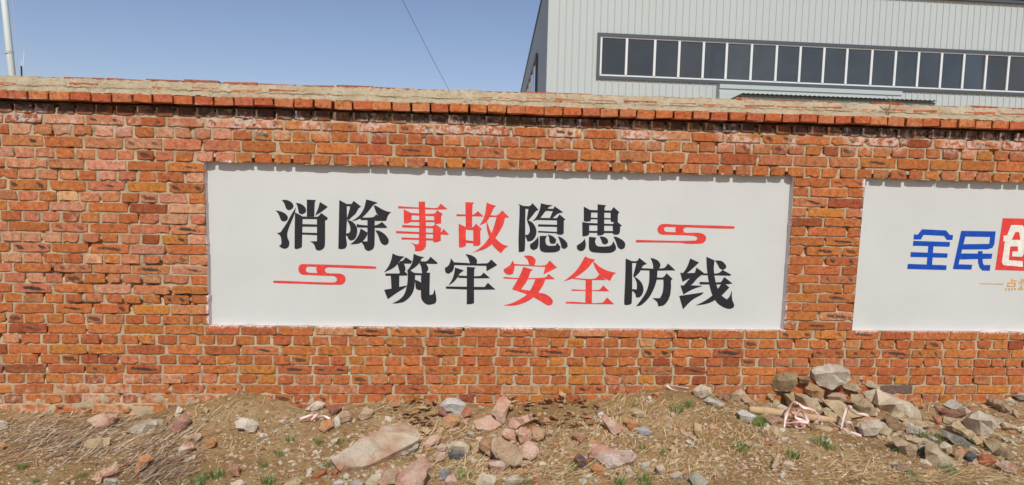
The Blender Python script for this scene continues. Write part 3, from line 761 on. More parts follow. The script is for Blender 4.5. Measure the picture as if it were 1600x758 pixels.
strokes('painted_character', panel2, M_ORANGE, 1520, 425, S3, [
 [(1145,190),(1185,195),(1178,310),(1140,310)], [(1170,236),(1300,246),(1298,270),(1170,262)], [(1040,305),(1275,310),(1275,338),(1040,335)], [(1040,305),(1072,310),(1060,430),(1022,425)],
 [(1240,310),(1278,312),(1268,435),(1230,430)], [(1025,402),(1270,408),(1268,432),(1022,428)], [(990,462),(1025,470),(995,545),(960,535)], [(1065,470),(1098,470),(1100,550),(1065,545)],
 [(1150,470),(1185,470),(1192,540),(1158,540)], [(1230,470),(1262,465),(1285,530),(1250,525)]])
strokes('painted_character', panel2, M_ORANGE, 1520, 425, S3, [
 [(1435,180),(1470,190),(1462,330),(1400,545),(1340,500),(1420,400)], [(1375,270),(1400,270),(1390,360),(1365,355)], [(1500,200),(1525,205),(1500,300),(1475,330)],
 [(1500,235),(1590,240),(1580,330),(1500,400),(1480,390),(1550,310)], [(1600,230),(1750,240),(1748,270),(1600,262)], [(1665,180),(1695,180),(1690,330),(1620,430),(1600,410),(1655,320)], [(1690,310),(1760,410),(1740,430),(1675,330)],
 [(1430,400),(1490,490),(1465,545),(1440,480)], [(1525,470),(1560,470),(1560,540),(1525,540)], [(1620,470),(1650,470),(1660,540),(1630,540)], [(1710,470),(1740,465),(1765,530),(1735,535)]])

# ------------------------------------------------------------------ the shed behind the wall
TH = math.radians(1.5); U = Vector((math.cos(TH), math.sin(TH), 0)); NB = Vector((-math.sin(TH), math.cos(TH), 0))
d0 = ray(936, 90); BP = CAM + d0 * (25 / d0.y); BP.z = 0
bld = empty('industrial_building', 'pale grey metal clad industrial building with long ribbon window behind the wall', 'building', BP)
binv = Matrix.Translation(-BP)
def B(s, y, z): p = BP + U * s + NB * y; return (p.x, p.y, z)
def on_b(px, py, y=0):
    d = ray(px, py); o = BP + NB * y; t = (o - CAM).dot(NB) / d.dot(NB); P = CAM + d * t
    return (P - BP).dot(U), P.z
SC0 = on_b(857, 90)[0]; SWL = on_b(937, 90)[0]
ZT = 6.95 + ZO; ZBt = 5.45 + ZO; HT = on_b(1540, 1.5)[1]; SW1 = SWL + 24.0; S1 = SWL + 26
def clad(s0, s1, z0, z1, y=0, pitch=.27):
    """sheet with upright ribs"""
    V, F = [], []; s = math.floor(s0 / pitch) * pitch; pr = [(0, 0), (.014, -.028), (.034, -.028), (.048, 0)]
    pts = [(s0, 0)]
    while s < s1:
        for a, b in pr:
            if s0 < s + a < s1: pts.append((s + a, b))
        s += pitch
    pts.append((s1, 0))
    for q, b in pts: V += [B(q, y + b, z0), B(q, y + b, z1)]
    F = [(2 * i, 2 * i + 2, 2 * i + 3, 2 * i + 1) for i in range(len(pts) - 1)]
    return V, F
def cm(*lst):
    V, F = [], []
    for v, f in lst: k = len(V); V += v; F += [tuple(i + k for i in q) for q in f]
    return V, F
V, F = cm(clad(SC0 + .12, SWL - .12, 0, HT), clad(SWL - .12, SW1 + .12, ZT + .12, HT), clad(SWL - .12, SW1 + .12, 0, ZBt - .12), clad(SW1 + .12, S1, 0, HT))
under(mesh_obj('front_cladding', V, F, M_CLAD), bld, binv)
def bbox(mb, s0, s1, y0, y1, z0, z1):
    p = [B(s, y, z) for z in (z0, z1) for s, y in ((s0, y0), (s1, y0), (s1, y1), (s0, y1))]; k = len(mb.v); mb.v += p
    mb.f += [tuple(k + i for i in f) for f in ((0, 3, 2, 1), (4, 5, 6, 7), (0, 1, 5, 4), (1, 2, 6, 5), (2, 3, 7, 6), (3, 0, 4, 7))]
mb = MB(); bbox(mb, SC0 - .06, SC0 + .12, -.05, .14, 0, HT); under(mb.build('corner_flashing', M_CLAD), bld, binv)
# ribbon window
win = bpy.data.objects.new('ribbon_window', None); link(win); under(win, bld, binv)
mb = MB(); e = .12
bbox(mb, SWL - e, SW1 + e, -.07, .10, ZT, ZT + e); bbox(mb, SWL - e, SW1 + e, -.07, .10, ZBt - e, ZBt)
bbox(mb, SWL - e, SWL, -.068, .10, ZBt + .001, ZT - .001); bbox(mb, SW1, SW1 + e, -.068, .10, ZBt + .001, ZT - .001)
under(mb.build('window_surround', M_TRIM), win, Matrix())
mb = MB(); bbox(mb, SWL, SW1, -.03, .06, ZBt + .001, ZBt + .06); bbox(mb, SWL, SW1, -.03, .06, ZT - .05, ZT - .001); under(mb.build('window_rail', M_FRAME), win, Matrix())
PX = [937, 978, 1022, 1060, 1098, 1134, 1173, 1212, 1249, 1286, 1322, 1361, 1398, 1434, 1470, 1505, 1540, 1575]
ms = [on_b(p, 100)[0] for p in PX]
while ms[-1] < SW1 - .9: ms.append(ms[-1] + 1.005)
ms[0] = SWL + .03; ms[-1] = SW1 - .03
for i, s in enumerate(ms):
    mb = MB(); bbox(mb, s - .045, s + .045, -.045, .058, ZBt + .06, ZT - .05); under(mb.build('mullion', M_FRAME), win, Matrix())
for i in range(len(ms) - 1):
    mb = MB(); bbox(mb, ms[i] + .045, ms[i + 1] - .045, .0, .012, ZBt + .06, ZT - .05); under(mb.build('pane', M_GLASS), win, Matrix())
# inside: dim hall with a pale post and a box seen through the panes
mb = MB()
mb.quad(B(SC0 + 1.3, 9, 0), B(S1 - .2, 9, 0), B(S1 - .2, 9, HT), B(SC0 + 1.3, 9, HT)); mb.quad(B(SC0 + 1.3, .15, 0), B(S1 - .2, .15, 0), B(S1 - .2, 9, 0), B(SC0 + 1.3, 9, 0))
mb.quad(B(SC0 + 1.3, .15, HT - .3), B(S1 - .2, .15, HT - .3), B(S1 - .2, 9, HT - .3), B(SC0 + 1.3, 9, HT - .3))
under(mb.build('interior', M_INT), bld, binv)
def inner(px0, px1, py0, py1, y):
    s0, z1 = on_b(px0, py0, y); s1, z0 = on_b(px1, py1, y); mb = MB(); bbox(mb, s0, s1, y, y + .25, z0, z1); under(mb.build('interior_post', M_INTP), bld, binv)
#posts stand close behind the glass
inner(1102.5, 1108, 68, 124, .12); inner(1119, 1133, 80, 124, .16); inner(1143, 1156, 98, 126, .14); inner(1402, 1410, 88, 132, .12)
# side wall, eaves and far end, running back from the corner
dC = ray(857, 140); dV = ray(778, 300); dV.z = 0; dV.normalize()
cor = Vector(B(SC0 - .03, 0.02, 0)); SN = Vector((-dV.y, dV.x, 0))
def on_s(px, py):
    d = ray(px, py); return CAM + d * ((cor - CAM).dot(SN) / d.dot(SN))
far = on_s(815, 140); Ls = (far - cor).dot(dV) * 1.0; zf = far.z
zc = on_b(858, -56)[1]
def Sd(l, z, o=0): p = cor + dV * l + SN * o; return (p.x, p.y, z)
# eave falls slightly towards the back
def eave(l): return zc + (zf - zc) * min(1, l / Ls)
Lb = Ls * 1.15
a0 = on_s(840.5, 88); a1 = on_s(826.5, 141); l0 = (a0 - cor).dot(dV); l1 = (a1 - cor).dot(dV)
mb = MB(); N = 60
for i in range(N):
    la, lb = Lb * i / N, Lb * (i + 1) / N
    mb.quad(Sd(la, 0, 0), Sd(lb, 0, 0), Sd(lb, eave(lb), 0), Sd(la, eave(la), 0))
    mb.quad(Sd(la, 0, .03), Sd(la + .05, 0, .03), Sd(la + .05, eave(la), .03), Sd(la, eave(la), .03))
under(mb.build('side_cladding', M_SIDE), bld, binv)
mb = MB()
def sbox(mb, la, lb, za0, za1, zb0, zb1, o0, o1):
    p = [Sd(la, za0, o0), Sd(lb, zb0, o0), Sd(lb, zb1, o0), Sd(la, za1, o0), Sd(la, za0, o1), Sd(lb, zb0, o1), Sd(lb, zb1, o1), Sd(la, za1, o1)]
    k = len(mb.v); mb.v += p; mb.f += [tuple(k + i for i in f) for f in ((0, 3, 2, 1), (4, 5, 6, 7), (0, 1, 5, 4), (1, 2, 6, 5), (2, 3, 7, 6), (3, 0, 4, 7))]
sbox(mb, 0, Lb, zc - .05, zc + .09, eave(Lb) - .05, eave(Lb) + .09, -.05, .05); under(mb.build('eave_trim', M_TRIM), bld, binv)
sw = bpy.data.objects.new('side_window', None); link(sw); under(sw, bld, binv)
zw1 = a0.z; zw0 = zw1 - 1.7; lw1 = Lb * .95
mb = MB(); sbox(mb, l0, lw1, zw0, zw1, zw0, zw1, .035, .06); under(mb.build('pane', M_GLASS), sw, Matrix())
mb = MB(); sbox(mb, l0 - .1, lw1 + .1, zw1, zw1 + .14, zw1, zw1 + .14, .03, .12); sbox(mb, l0 - .1, lw1 + .1, zw0 - .12, zw0, zw0 - .12, zw0, .03, .12); sbox(mb, l0 - .1, l0, zw0, zw1, zw0, zw1, .03, .115)
under(mb.build('window_surround', M_TRIM), sw, Matrix())
for i in range(1, 10):
    l = l0 + (lw1 - l0) * i / 10; mb = MB(); sbox(mb, l - .05, l + .05, zw0, zw1, zw0, zw1, .03, .10); under(mb.build('mullion', M_FRAME), sw, Matrix())
# roof closing the volume
mb = MB(); mb.quad(Sd(0, zc + .1), Sd(Lb, eave(Lb) + .1), B(S1, (Lb), eave(Lb) + .1), B(S1, 0, zc + .1)); under(mb.build('roof', M_ROOF), bld, binv)
mb = MB(); bbox(mb, SC0 - .1, S1, -.12, .1, HT - .06, HT + .05); under(mb.build('roof_edge_trim', M_TRIM), bld, binv)
# white fascia and corrugated lean-to roof below the ribbon window
s0, zt = on_b(1124.5, 131.5, -.3); s1, _ = on_b(1409, 145, -.3)
mb = MB()
for i, (h0, h1, yy) in enumerate(((0, .16, -.34), (.165, .30, -.30), (.305, .62, -.34))): bbox(mb, s0, s1, yy, -.031, zt - h1, zt - h0)
under(mb.build('fascia', M_CLAD), bld, binv)
can = MB(); yo = -2.2
ca, za = on_b(1161, 145.5, yo); cb, zb = on_b(1467, 157.5, yo); ze = za
pts = []; s = ca
while s < cb: pts.append(s); s += .045
for i, s in enumerate(pts):
    w = .012 * (1 if i % 4 in (0, 1) else -1)
    can.v += [B(s, yo, ze + w), B(s, -.35, ze - .12 + w)]
for i in range(len(pts) - 1):
    can.f.append((2 * i, 2 * i + 2, 2 * i + 3, 2 * i + 1))
bbox(can, ca + .05, cb - .05, yo + .12, yo + .2, ze - .22, ze - .05); bbox(can, ca + .05, cb - .05, -.45, -.37, ze - .42, ze - .17)
s = ca + .1
while s < cb: bbox(can, s, s + .06, yo + .2, -.45, ze - .24, ze - .16); s += 2.2
under(can.build('lean_to_roof', M_ROOF), bld, binv)

# ------------------------------------------------------------------ pole, aerial, cables, weed on the coping
def at(px, py, y): return on_y(px, py, y)
b0 = at(18.5, 113, 12); t0 = at(6.5, 0, 12); ax = (t0 - b0); base = b0 - ax * (b0.z / ax.z)
mb = MB(); top = base + ax.normalized() * 9.5; mb.tube([base, base + (top - base) * .5, top], [.085, .075, .06], 14)
pole = empty('utility_pole', 'tall pale green steel pole rising behind the far left end of the wall', 'pole', base)
pinv = Matrix.Translation(-base)
under(mb.build('shaft', M_POLE, smooth=True), pole, pinv)
c = at(14.2, 82, 12); mb = MB(); u_ = ax.normalized(); mb.tube([c - u_ * .03, c + u_ * .03], .092, 14); under(mb.build('clamp_band', M_METAL), pole, pinv)
g0 = at(17, -30, 12.1); g1 = at(24.5, 60, 12.1); mb = MB(); mb.tube([g0, (g0 + g1) / 2, g1 + (g1 - g0) * 2], .006, 5)
tag(mb.build('guy_wire', M_METAL), 'faint thin wire hanging beside the pale green pole', 'wire')
ae = empty('aerial', 'small white aerial on a dark stub mast right of the pole', 'antenna', at(33.5, 118, 12) - Vector((0, 0, .8)))
einv = Matrix.Translation(-ae.location)
mb = MB(); mb.tube([at(33.5, 118, 12) - Vector((0, 0, .8)), at(33.3, 103, 12)], .018, 8); under(mb.build('mast', M_WIRE), ae, einv)
mb = MB(); mb.tube([at(33.4, 104, 12), at(34, 94, 12), at(36.5, 92, 12)], .008, 6); mb.tube([at(36.2, 106, 12), at(38.2, 80, 12)], .010, 6); mb.tube([at(34, 93.5, 12.02), at(38, 93.3, 12.02)], .007, 6)
under(mb.build('aerial_rod', M_FRAME), ae, einv)
mb = MB(); p0, p1 = at(560, -140, 9), at(712, 160, 14); pts = []
for i in range(13):
    t = i / 12; p = p0.lerp(p1, t); p.z -= .25 * 4 * t * (1 - t) * .25; pts.append(p)
mb.tube(pts, .005, 6); tag(mb.build('power_cable', M_WIRE), 'thin black cable crossing the blue sky above the wall', 'cable')
weed = MB()
for pl, r in (([(1388, 187), (1389, 170), (1391, 158), (1385, 150)], .0035), ([(1389, 172), (1394, 160), (1400, 154)], .0026), ([(1391, 160), (1395, 150)], .0022), ([(1388, 180), (1380, 170), (1373, 164)], .0026),
              ([(1389, 176), (1397, 170), (1402, 166)], .0024), ([(1391, 158), (1383, 155)], .0018), ([(1388, 184), (1384, 181)], .0018)):
    weed.tube([on_y(x, y, -.035 + .012 * ((i * 7) % 3)) for i, (x, y) in enumerate(pl)], [r * (1 - .18 * i) for i in range(len(pl))], 5)
tag(weed.build('dead_weed', M_TWIG), 'leafless dry weed rooted in the coping near the right end', 'weed')

# ------------------------------------------------------------------ rubble at the foot of the wall
CR = {1: (0, 630, 5.92), 2: (200, 610, 5.122), 3: (430, 610, 5.122), 4: (640, 610, 5.122), 5: (850, 610, 5.122), 6: (1040, 590, 4.51), 7: (1190, 560, 5.122), 8: (1370, 610, 5.122)}
PINK = ((.60, .33, .225), (.68, .49, .37)); RED = ((.42, .13, .06), (.50, .22, .13)); ORANGE = ((.55, .25, .11), (.58, .33, .18)); GREY = ((.47, .42, .34), (.58, .52, .43))
TAN = ((.50, .37, .21), (.60, .47, .30)); PALE = ((.63, .54, .41), (.72, .64, .52)); DARK = ((.12, .12, .13), (.20, .19, .19)); BROWN = ((.26, .16, .09), (.36, .24, .14))
CREAM = ((.59, .48, .33), (.68, .58, .43)); MAROON = ((.27, .11, .08), (.36, .19, .14)); PINKTAN = ((.50, .32, .21), (.56, .42, .29)); TWO = ((.52, .22, .12), (.66, .62, .54)); BURNT = ((.46, .16, .08), (.10, .09, .09))
def plane_for(pts, tilt):
    """a sloping plane through the spot where the lowest outline point meets the soil"""
    bx, by = max(pts, key=lambda p: p[1]); G = on_ground(bx, by); h = CAM - G; h.z = 0; h.normalize(); t = math.radians(tilt)
    while True:
        n = (Vector((0, 0, 1)) * math.cos(t) + h * math.sin(t)).normalized()
        W = []
        for px, py in pts:
            d = ray(px, py); W.append(CAM + d * ((G - CAM).dot(n) / d.dot(n)))
        if (max(w.y for w in W) < -.012 and all(w.z > gz(w.x, w.y) - .003 for w in W)) or t > math.radians(80): return G, n, W
        t += math.radians(4)
BASES = []
def stone(crop, name, col, tilt, label, pts, ridge=None, thick=None, bulge=.16, cat=None, group='rubble along the foot of the wall'):
    ox, oy, s = CR[crop]; P = [(ox + x / s, oy + y / s) for x, y in pts]
    # a few extra ragged points along the outline
    Q = []
    for i, p in enumerate(P):
        q = P[(i + 1) % len(P)]; Q.append(p); L = math.hypot(q[0] - p[0], q[1] - p[1])
        if L > 9:
            k = 2 if L > 26 else 1
            for m in range(1, k + 1):
                f = m / (k + 1) + RND.uniform(-.08, .08); o = RND.uniform(-.05, .05) * L * .6
                Q.append((p[0] + (q[0] - p[0]) * f + (q[1] - p[1]) / L * o, p[1] + (q[1] - p[1]) * f - (q[0] - p[0]) / L * o))
    P = Q; G, n, W = plane_for(P, tilt)
    e0_ = min(max(w.x for w in W) - min(w.x for w in W), max(w.z for w in W) - min(w.z for w in W) + .02); W = [w + n * (.20 * e0_) for w in W]; G = G + n * (.20 * e0_)
    cen = sum(W, Vector()) / len(W); a = n.orthogonal().normalized(); b = n.cross(a)
    ext = sorted([max(w.dot(a) for w in W) - min(w.dot(a) for w in W), max(w.dot(b) for w in W) - min(w.dot(b) for w in W)]); small = ext[0]
    th = thick if thick else max(.03, .75 * small)
    seed = RND.uniform(0, 50); BASES.append((G.x, G.y, ext[1], col))
    bm = bmesh.new()
    ov = [bm.verts.new(w - n * (small * .05 * RND.random())) for w in W]
    if not ridge and RND.random() < .8:
        xs_ = [x for x, y in pts]; ys_ = [y for x, y in pts]; xa_, xb_, ya_, yb_ = min(xs_), max(xs_), min(ys_), max(ys_); k_ = RND.uniform(.36, .52); hh = RND.uniform(.22, .38)
        cx_, cy_ = sum(xs_) / len(xs_), sum(ys_) / len(ys_); tl = RND.uniform(-.12, .12)
        ridge = [(cx_ + (xb_ - xa_) * f, cy_ + (yb_ - ya_) * (k_ - .5 + tl * f * 2 + RND.uniform(-.05, .05)), hh * RND.uniform(.75, 1.1)) for f in (-.26, RND.uniform(-.06, .06), .26)]
    if ridge:
        R = [(ox + x / s, oy + y / s, hh) for x, y, hh in ridge]
        rw = []
        for px, py, hh in R:
            d = ray(px, py); rw.append(CAM + d * ((G + n * hh * small - CAM).dot(n) / d.dot(n)))
        allp = W + rw
    else:
        rw = []
        for w in W:
            f = RND.uniform(.60, .78); rw.append(cen + (w - cen) * f + n * bulge * small * RND.uniform(.6, 1.2))
        rw.append(cen + n * bulge * small * RND.uniform(.9, 1.5)); allp = W + rw
    c2 = [Vector((w.dot(a), w.dot(b))) for w in allp]; m = len(W)
    res = geometry.delaunay_2d_cdt(c2, [(i, (i + 1) % m) for i in range(m)], [list(range(m))], 1, 1e-5)
    vv = []
    for i, orig in enumerate(res[3]):
        k = orig[0] if orig else -1
        if k == -1: p = a * res[0][i].x + b * res[0][i].y + n * G.dot(n); vv.append(bm.verts.new(p))
        elif k < m: vv.append(ov[k])
        else: vv.append(bm.verts.new(allp[k]))
    for f in res[2]:
        try:
            q = [vv[i] for i in f]; fa = bm.faces.new(q); fa.normal_update()
            if fa.normal.dot(n) < 0: fa.normal_flip()
        except ValueError: pass
    back = [bm.verts.new(cen + (w - cen) * .84 - n * th) for w in W]
    for i in range(m):
        try: bm.faces.new((ov[i], back[i], back[(i + 1) % m], ov[(i + 1) % m]))
        except ValueError: pass
    try: bm.faces.new(back[::-1])
    except ValueError: pass
    bmesh.ops.recalc_face_normals(bm, faces=bm.faces[:])
    bmesh.ops.triangulate(bm, faces=[f for f in bm.faces if len(f.verts) > 4])
    bmesh.ops.subdivide_edges(bm, edges=[e for e in bm.edges if e.calc_length() > .02], cuts=2 if small > .07 else 1, use_grid_fill=True)
    bm.normal_update(); fr = 1.0 / max(.03, small)
    for v in bm.verts:
        p = v.co
        d = noise.noise(p * (fr * 1.6) + Vector((seed, 0, 0))) * .06 * small + noise.noise(p * (fr * 6) + Vector((0, seed, 0))) * .05 * small
        v.co = p + v.normal * d
    cols = []
    for v in bm.verts:
        f = .5 + 1.3 * noise.noise(v.co * (fr * 1.3) + Vector((0, 0, seed))) + .7 * noise.noise(v.co * (fr * 5) + Vector((0, seed, seed)))
        f = min(1, max(0, f)); cols.append((*[col[0][i] * (1 - f) + col[1][i] * f for i in range(3)], 1))
    bm.verts.index_update(); V = [tuple(v.co) for v in bm.verts]; F = [tuple(v.index for v in f.verts) for f in bm.faces]; bm.free()
    o = mesh_obj(name, V, F, M_STONE, None, True, {'scol': cols}, origin=G)
    o.data.set_sharp_from_angle(angle=math.radians(24))
    return tag(o, label, cat or name.replace('_', ' '), group)
BF, ST, ML, SL = 'brick_fragment', 'stone', 'mortar_lump', 'slate_shard'
STONES = [
 (1, BF, PINK, 32, 'pale pink half brick with flat top lying near the wall at far left', [(800,165),(950,105),(1080,110),(1070,160),(1010,215),(870,230)], [(872,192,.25),(1000,150,.27),(1062,126,.25)]),
 (1, ST, TAN, 25, 'flat grey tan stone half under dry straw below the pale pink half brick', [(765,400),(830,330),(1025,330),(1010,395),(920,430),(810,425)]),
 (1, ST, PALE, 35, 'small pale pebble with dark right side on bare soil at far left', [(265,205),(320,165),(335,190),(310,215)]),
 (1, BF, PINK, 35, 'dusty pink brick chunk at the bottom edge left of the twig hollow', [(835,720),(900,650),(1070,565),(1105,590),(1085,660),(960,690),(930,745)]),
 (1, ST, GREY, 45, 'bluish grey stone under the dusty pink chunk at the bottom edge', [(955,700),(1080,690),(1130,748),(1000,758),(960,740)]),
 (1, ST, GREY, 25, 'flat grey green stone cut by the left picture edge', [(-40,180),(20,165),(85,195),(70,235),(0,262),(-40,255)]),
 (1, BF, ORANGE, 40, 'orange brick scrap at the left picture edge in straw', [(-30,390),(40,370),(60,410),(20,440),(-30,445)]),
 (2, ST, PALE, 60, 'upright pale grey stone against the wall left of the soil mound', [(370,200),(400,125),(440,150),(420,190),(380,215)]),
 (2, BF, ((.40, .17, .12), (.46, .26, .19)), 48, 'dusty dark red brick piece below the upright pale grey stone', [(345,290),(385,225),(480,185),(500,250),(440,310),(365,345)]),
 (2, ML, ((.50, .40, .26), (.62, .56, .47)), 22, 'flat pale mortar slab half covered by soil right of the pink half brick', [(-20,330),(60,270),(180,230),(285,230),(270,270),(200,340),(60,345)]),
 (2, BF, TWO, 50, 'brick scrap with white mortar cap and orange base above the twig hollow', [(395,470),(470,395),(530,430),(535,465),(440,520),(400,525)], [(420,478,.2),(480,470,.25),(528,462,.18)]),
 (2, ST, PINKTAN, 40, 'flat dusty stone just above the white capped brick scrap', [(475,365),(580,345),(590,370),(545,420),(490,400)]),
 (2, BF, ORANGE, 45, 'plain orange brick piece right of the white capped scrap', [(605,470),(640,400),(705,385),(695,450),(620,480)]),
 (2, BF, ORANGE, 50, 'tapering orange brick chunk standing in the dark twig hollow', [(65,590),(90,530),(165,515),(205,550),(120,620),(45,685)]),
 (2, ST, PALE, 20, 'thin white flat chip on the slope below the white capped scrap', [(440,570),(550,520),(530,555),(470,580)]),
 (2, ML, PALE, 50, 'knobbly whitish mortar lump on the face of the soil mound', [(855,260),(905,225),(1000,235),(1045,270),(1020,330),(960,345),(930,310),(870,310)]),
 (2, ST, PALE, 25, 'flat white pebble under the knobbly mortar lump', [(1035,350),(1100,345),(1120,365),(1070,385)]),
 (2, ST, CREAM, 45, 'rounded cream stone at the bottom edge below the soil mound', [(825,750),(900,715),(950,745),(940,775),(830,775)]),
 (2, BF, ((.42, .22, .14), (.48, .30, .18)), 55, 'crumbling reddish brick stub in grass below the soil mound', [(805,600),(890,595),(895,690),(830,690)]),
 (2, ST, TAN, 40, 'soil coloured stone near the top left of the mound', [(580,175),(620,140),(655,160),(630,190)]),
 (3, ST, PALE, 45, 'pale lump against the wall behind the red and white tape', [(240,160),(330,90),(400,110),(380,150),(300,170)]),
 (3, BF, ORANGE, 50, 'orange brick lump right below the red and white tape', [(345,310),(400,245),(455,225),(470,290),(390,345)]),
 (3, ML, PALE, 65, 'thin upright pale chip beside the orange lump by the tape', [(470,220),(510,200),(530,290),(475,305)]),
 (3, ST, PINKTAN, 50, 'tan stone leaning behind the thin upright chip', [(510,190),(570,165),(615,200),(600,245),(530,265)]),
 (3, SL, MAROON, 55, 'dark maroon shards against the wall above the tape', [(420,150),(470,125),(540,135),(510,170),(450,200)]),
 (3, ST, PINKTAN, 50, 'tan block leaning by a dark gap left of the leaf drift', [(650,220),(720,140),(790,160),(770,220),(690,240)]),
 (3, 'broken_slab', ((.50, .29, .18), (.66, .57, .43)), 22, 'big flat dusty slab of bonded brick lying diagonally at lower centre left', [(430,560),(560,490),(760,375),(990,260),(1090,310),(1160,380),(1140,420),(860,570),(700,640),(520,670),(470,610)], [(560,600,.08),(800,480,.1),(1000,340,.08),(860,545,.10),(1120,395,.1),(680,610,.08)]),
 (3, ST, GREY, 40, 'grey stone tucked under the right end of the big slab', [(970,520),(1150,430),(1140,470),(1030,530)]),
 (3, ST, PINKTAN, 45, 'pale pinkish stone between the big slab and the large pink block', [(820,750),(880,650),(980,625),(1000,660),(960,758),(850,775)]),
 (3, ST, CREAM, 45, 'cream stone with a cleft at the bottom edge below the big slab', [(725,740),(770,680),(850,670),(830,758),(740,775)]),
 (3, ST, PALE, 45, 'small round white stone below the lower end of the big slab', [(540,690),(570,665),(602,685),(590,715),(550,715)]),
 (3, ST, PALE, 40, 'broad white stone at the bottom edge below the small round one', [(460,740),(520,710),(580,740),(570,775),(470,775)]),
 (3, ST, GREY, 40, 'grey cobble at the bottom edge between two white stones', [(600,750),(660,715),(710,730),(700,775),(610,775)]),
 (3, ST, PALE, 50, 'single white cobble left of the red brick crumbs', [(245,640),(290,615),(305,640),(285,665),(250,660)]),
 (3, ST, PALE, 30, 'white flake on the slope above the big slab', [(440,410),(510,380),(490,420),(455,435)]),
 (3, ST, PALE, 25, 'oval white flake left of the big slab', [(325,505),(380,478),(370,500),(335,520)]),
 (3, ST, PALE, 25, 'white flake at the upper left tip of the big slab', [(430,545),(485,505),(470,525),(440,552)]),
 (3, BF, RED, 40, 'red brick crumb touching the lower left tip of the big slab', [(445,670),(490,630),(510,655),(470,685)]),
 (3, BF, RED, 25, 'flat red brick sliver left of the big slab', [(300,690),(390,640),(420,645),(330,710)]),
 (3, ST, TAN, 22, 'flat grey tan stone at the bottom edge in the lower left', [(80,740),(180,690),(215,720),(200,770),(60,770)]),
 (4, 'concrete_lump', ((.55, .52, .47), (.66, .63, .58)), 55, 'big light grey concrete lump leaning against the wall under the lettering', [(245,110),(290,55),(390,65),(450,110),(440,170),(400,195),(310,195),(260,140)]),
 (4, BF, RED, 55, 'red brick end joined to the right of the light grey concrete lump', [(410,185),(450,130),(500,150),(490,205),(430,220)]),
 (4, BF, MAROON, 60, 'maroon brick flake left of the light grey concrete lump', [(225,150),(260,130),(305,190),(290,220),(240,200)]),
 (4, BF, ((.56, .29, .13), (.60, .40, .24)), 45, 'rounded orange lump below the light grey concrete lump', [(265,250),(310,200),(390,205),(405,260),(350,300),(290,310),(262,290)]),
 (4, BF, PINK, 62, 'long pink brick leaning upright against the wall', [(650,180),(720,60),(760,45),(810,90),(785,170),(750,270),(690,235)], [(700,150,.2),(765,165,.22),(735,215,.2)]),
 (4, BF, PINK, 35, 'pink half brick with broad flat top below the leaning upright brick', [(510,260),(620,210),(650,215),(740,285),(680,320),(575,350),(520,300)], [(575,310,.22),(660,290,.25),(728,284,.2)]),
 (4, BF, PINK, 48, 'pink brick lying sideways right of the leaning upright brick', [(780,240),(900,215),(985,190),(990,235),(930,270),(850,315),(785,305)], [(800,248,.2),(900,232,.25),(975,205,.2)]),
 (4, BF, PINK, 50, 'blocky pink brick end in the middle of the centre heap', [(725,340),(770,305),(840,320),(850,420),(790,400),(730,370)]),
 (4, BF, PINK, 55, 'pale pink block right of the dark gap in the centre heap', [(845,330),(900,290),(965,320),(975,400),(890,430),(870,390)]),
 (4, BF, ((.52, .29, .15), (.55, .38, .23)), 50, 'dull orange tan chunk at the right of the centre heap', [(955,310),(1000,290),(1085,320),(1070,390),(1020,415),(975,395)]),
 (4, BF, ((.50, .33, .20), (.57, .43, .29)), 55, 'largest brick of the centre heap, tan face with orange broken right side', [(660,395),(720,375),(855,445),(900,560),(890,600),(840,630),(690,550),(655,480)], [(730,395,.18),(840,460,.24),(850,590,.2),(700,500,.18)]),
 (4, BF, ((.42, .21, .10), (.52, .33, .2)), 55, 'brown orange brick wedged left of the largest brick in the centre heap', [(550,420),(600,380),(655,390),(665,540),(600,500),(555,470)]),
 (4, BF, PINK, 50, 'broad pink brick at the lower right of the centre heap', [(870,470),(950,410),(1030,460),(1040,500),(980,570),(900,545)]),
 (4, BF, ((.56, .33, .24), (.62, .50, .41)), 40, 'whitish pink brick corner below the centre heap', [(625,570),(740,562),(800,600),(720,650),(650,665)], [(650,600,.15),(720,610,.2),(780,603,.15)]),
 (4, ML, CREAM, 45, 'crumbly cream mortar lump left of the centre heap', [(310,440),(350,410),(420,400),(480,440),(470,490),(420,500),(320,490)]),
 (4, SL, DARK, 60, 'dark slate coloured piece under the crumbly cream mortar lump', [(310,500),(350,475),(450,495),(460,540),(380,555),(310,530)]),
 (4, BF, PINK, 45, 'elongated pink brick piece right of the big slab', [(100,430),(170,370),(240,360),(265,385),(200,440),(130,465)]),
 (4, BF, ((.56, .38, .28), (.60, .48, .38)), 45, 'small pale pink stone left of the crumbly mortar lump, upper of two', [(205,460),(260,425),(300,450),(280,495),(225,490)]),
 (4, BF, ((.56, .36, .26), (.60, .46, .35)), 45, 'small pale pink stone left of the dark slate piece, lower of two', [(195,560),(240,500),(285,500),(280,555),(220,580)]),
 (4, SL, ((.20, .19, .20), (.30, .29, .29)), 50, 'dark grey angular stone right of the large pink block', [(235,660),(270,620),(345,650),(330,710),(235,725)]),
 (4, BF, PINK, 45, 'pink brick piece below the dark grey angular stone', [(260,740),(300,690),(355,665),(385,730),(370,775),(265,775)]),
 (4, BF, CREAM, 50, 'cream coloured brick end at the bottom edge of the centre', [(520,740),(580,660),(690,700),(670,775),(540,775)]),
 (4, ML, CREAM, 35, 'flat cream lump at the bottom edge right of the cream brick end', [(745,710),(830,680),(920,710),(900,750),(770,760)]),
 (4, BF, ORANGE, 35, 'orange sliver just below the broken side of the largest brick', [(820,660),(880,635),(945,650),(900,690)]),
 (4, BF, PINKTAN, 50, 'small upright tan brick right of the centre heap', [(1080,350),(1110,310),(1150,320),(1145,410),(1095,405)]),
 (4, ST, TAN, 50, 'tan stone between the mortar lump and the wedged brown brick', [(485,430),(540,420),(555,480),(500,520)]),
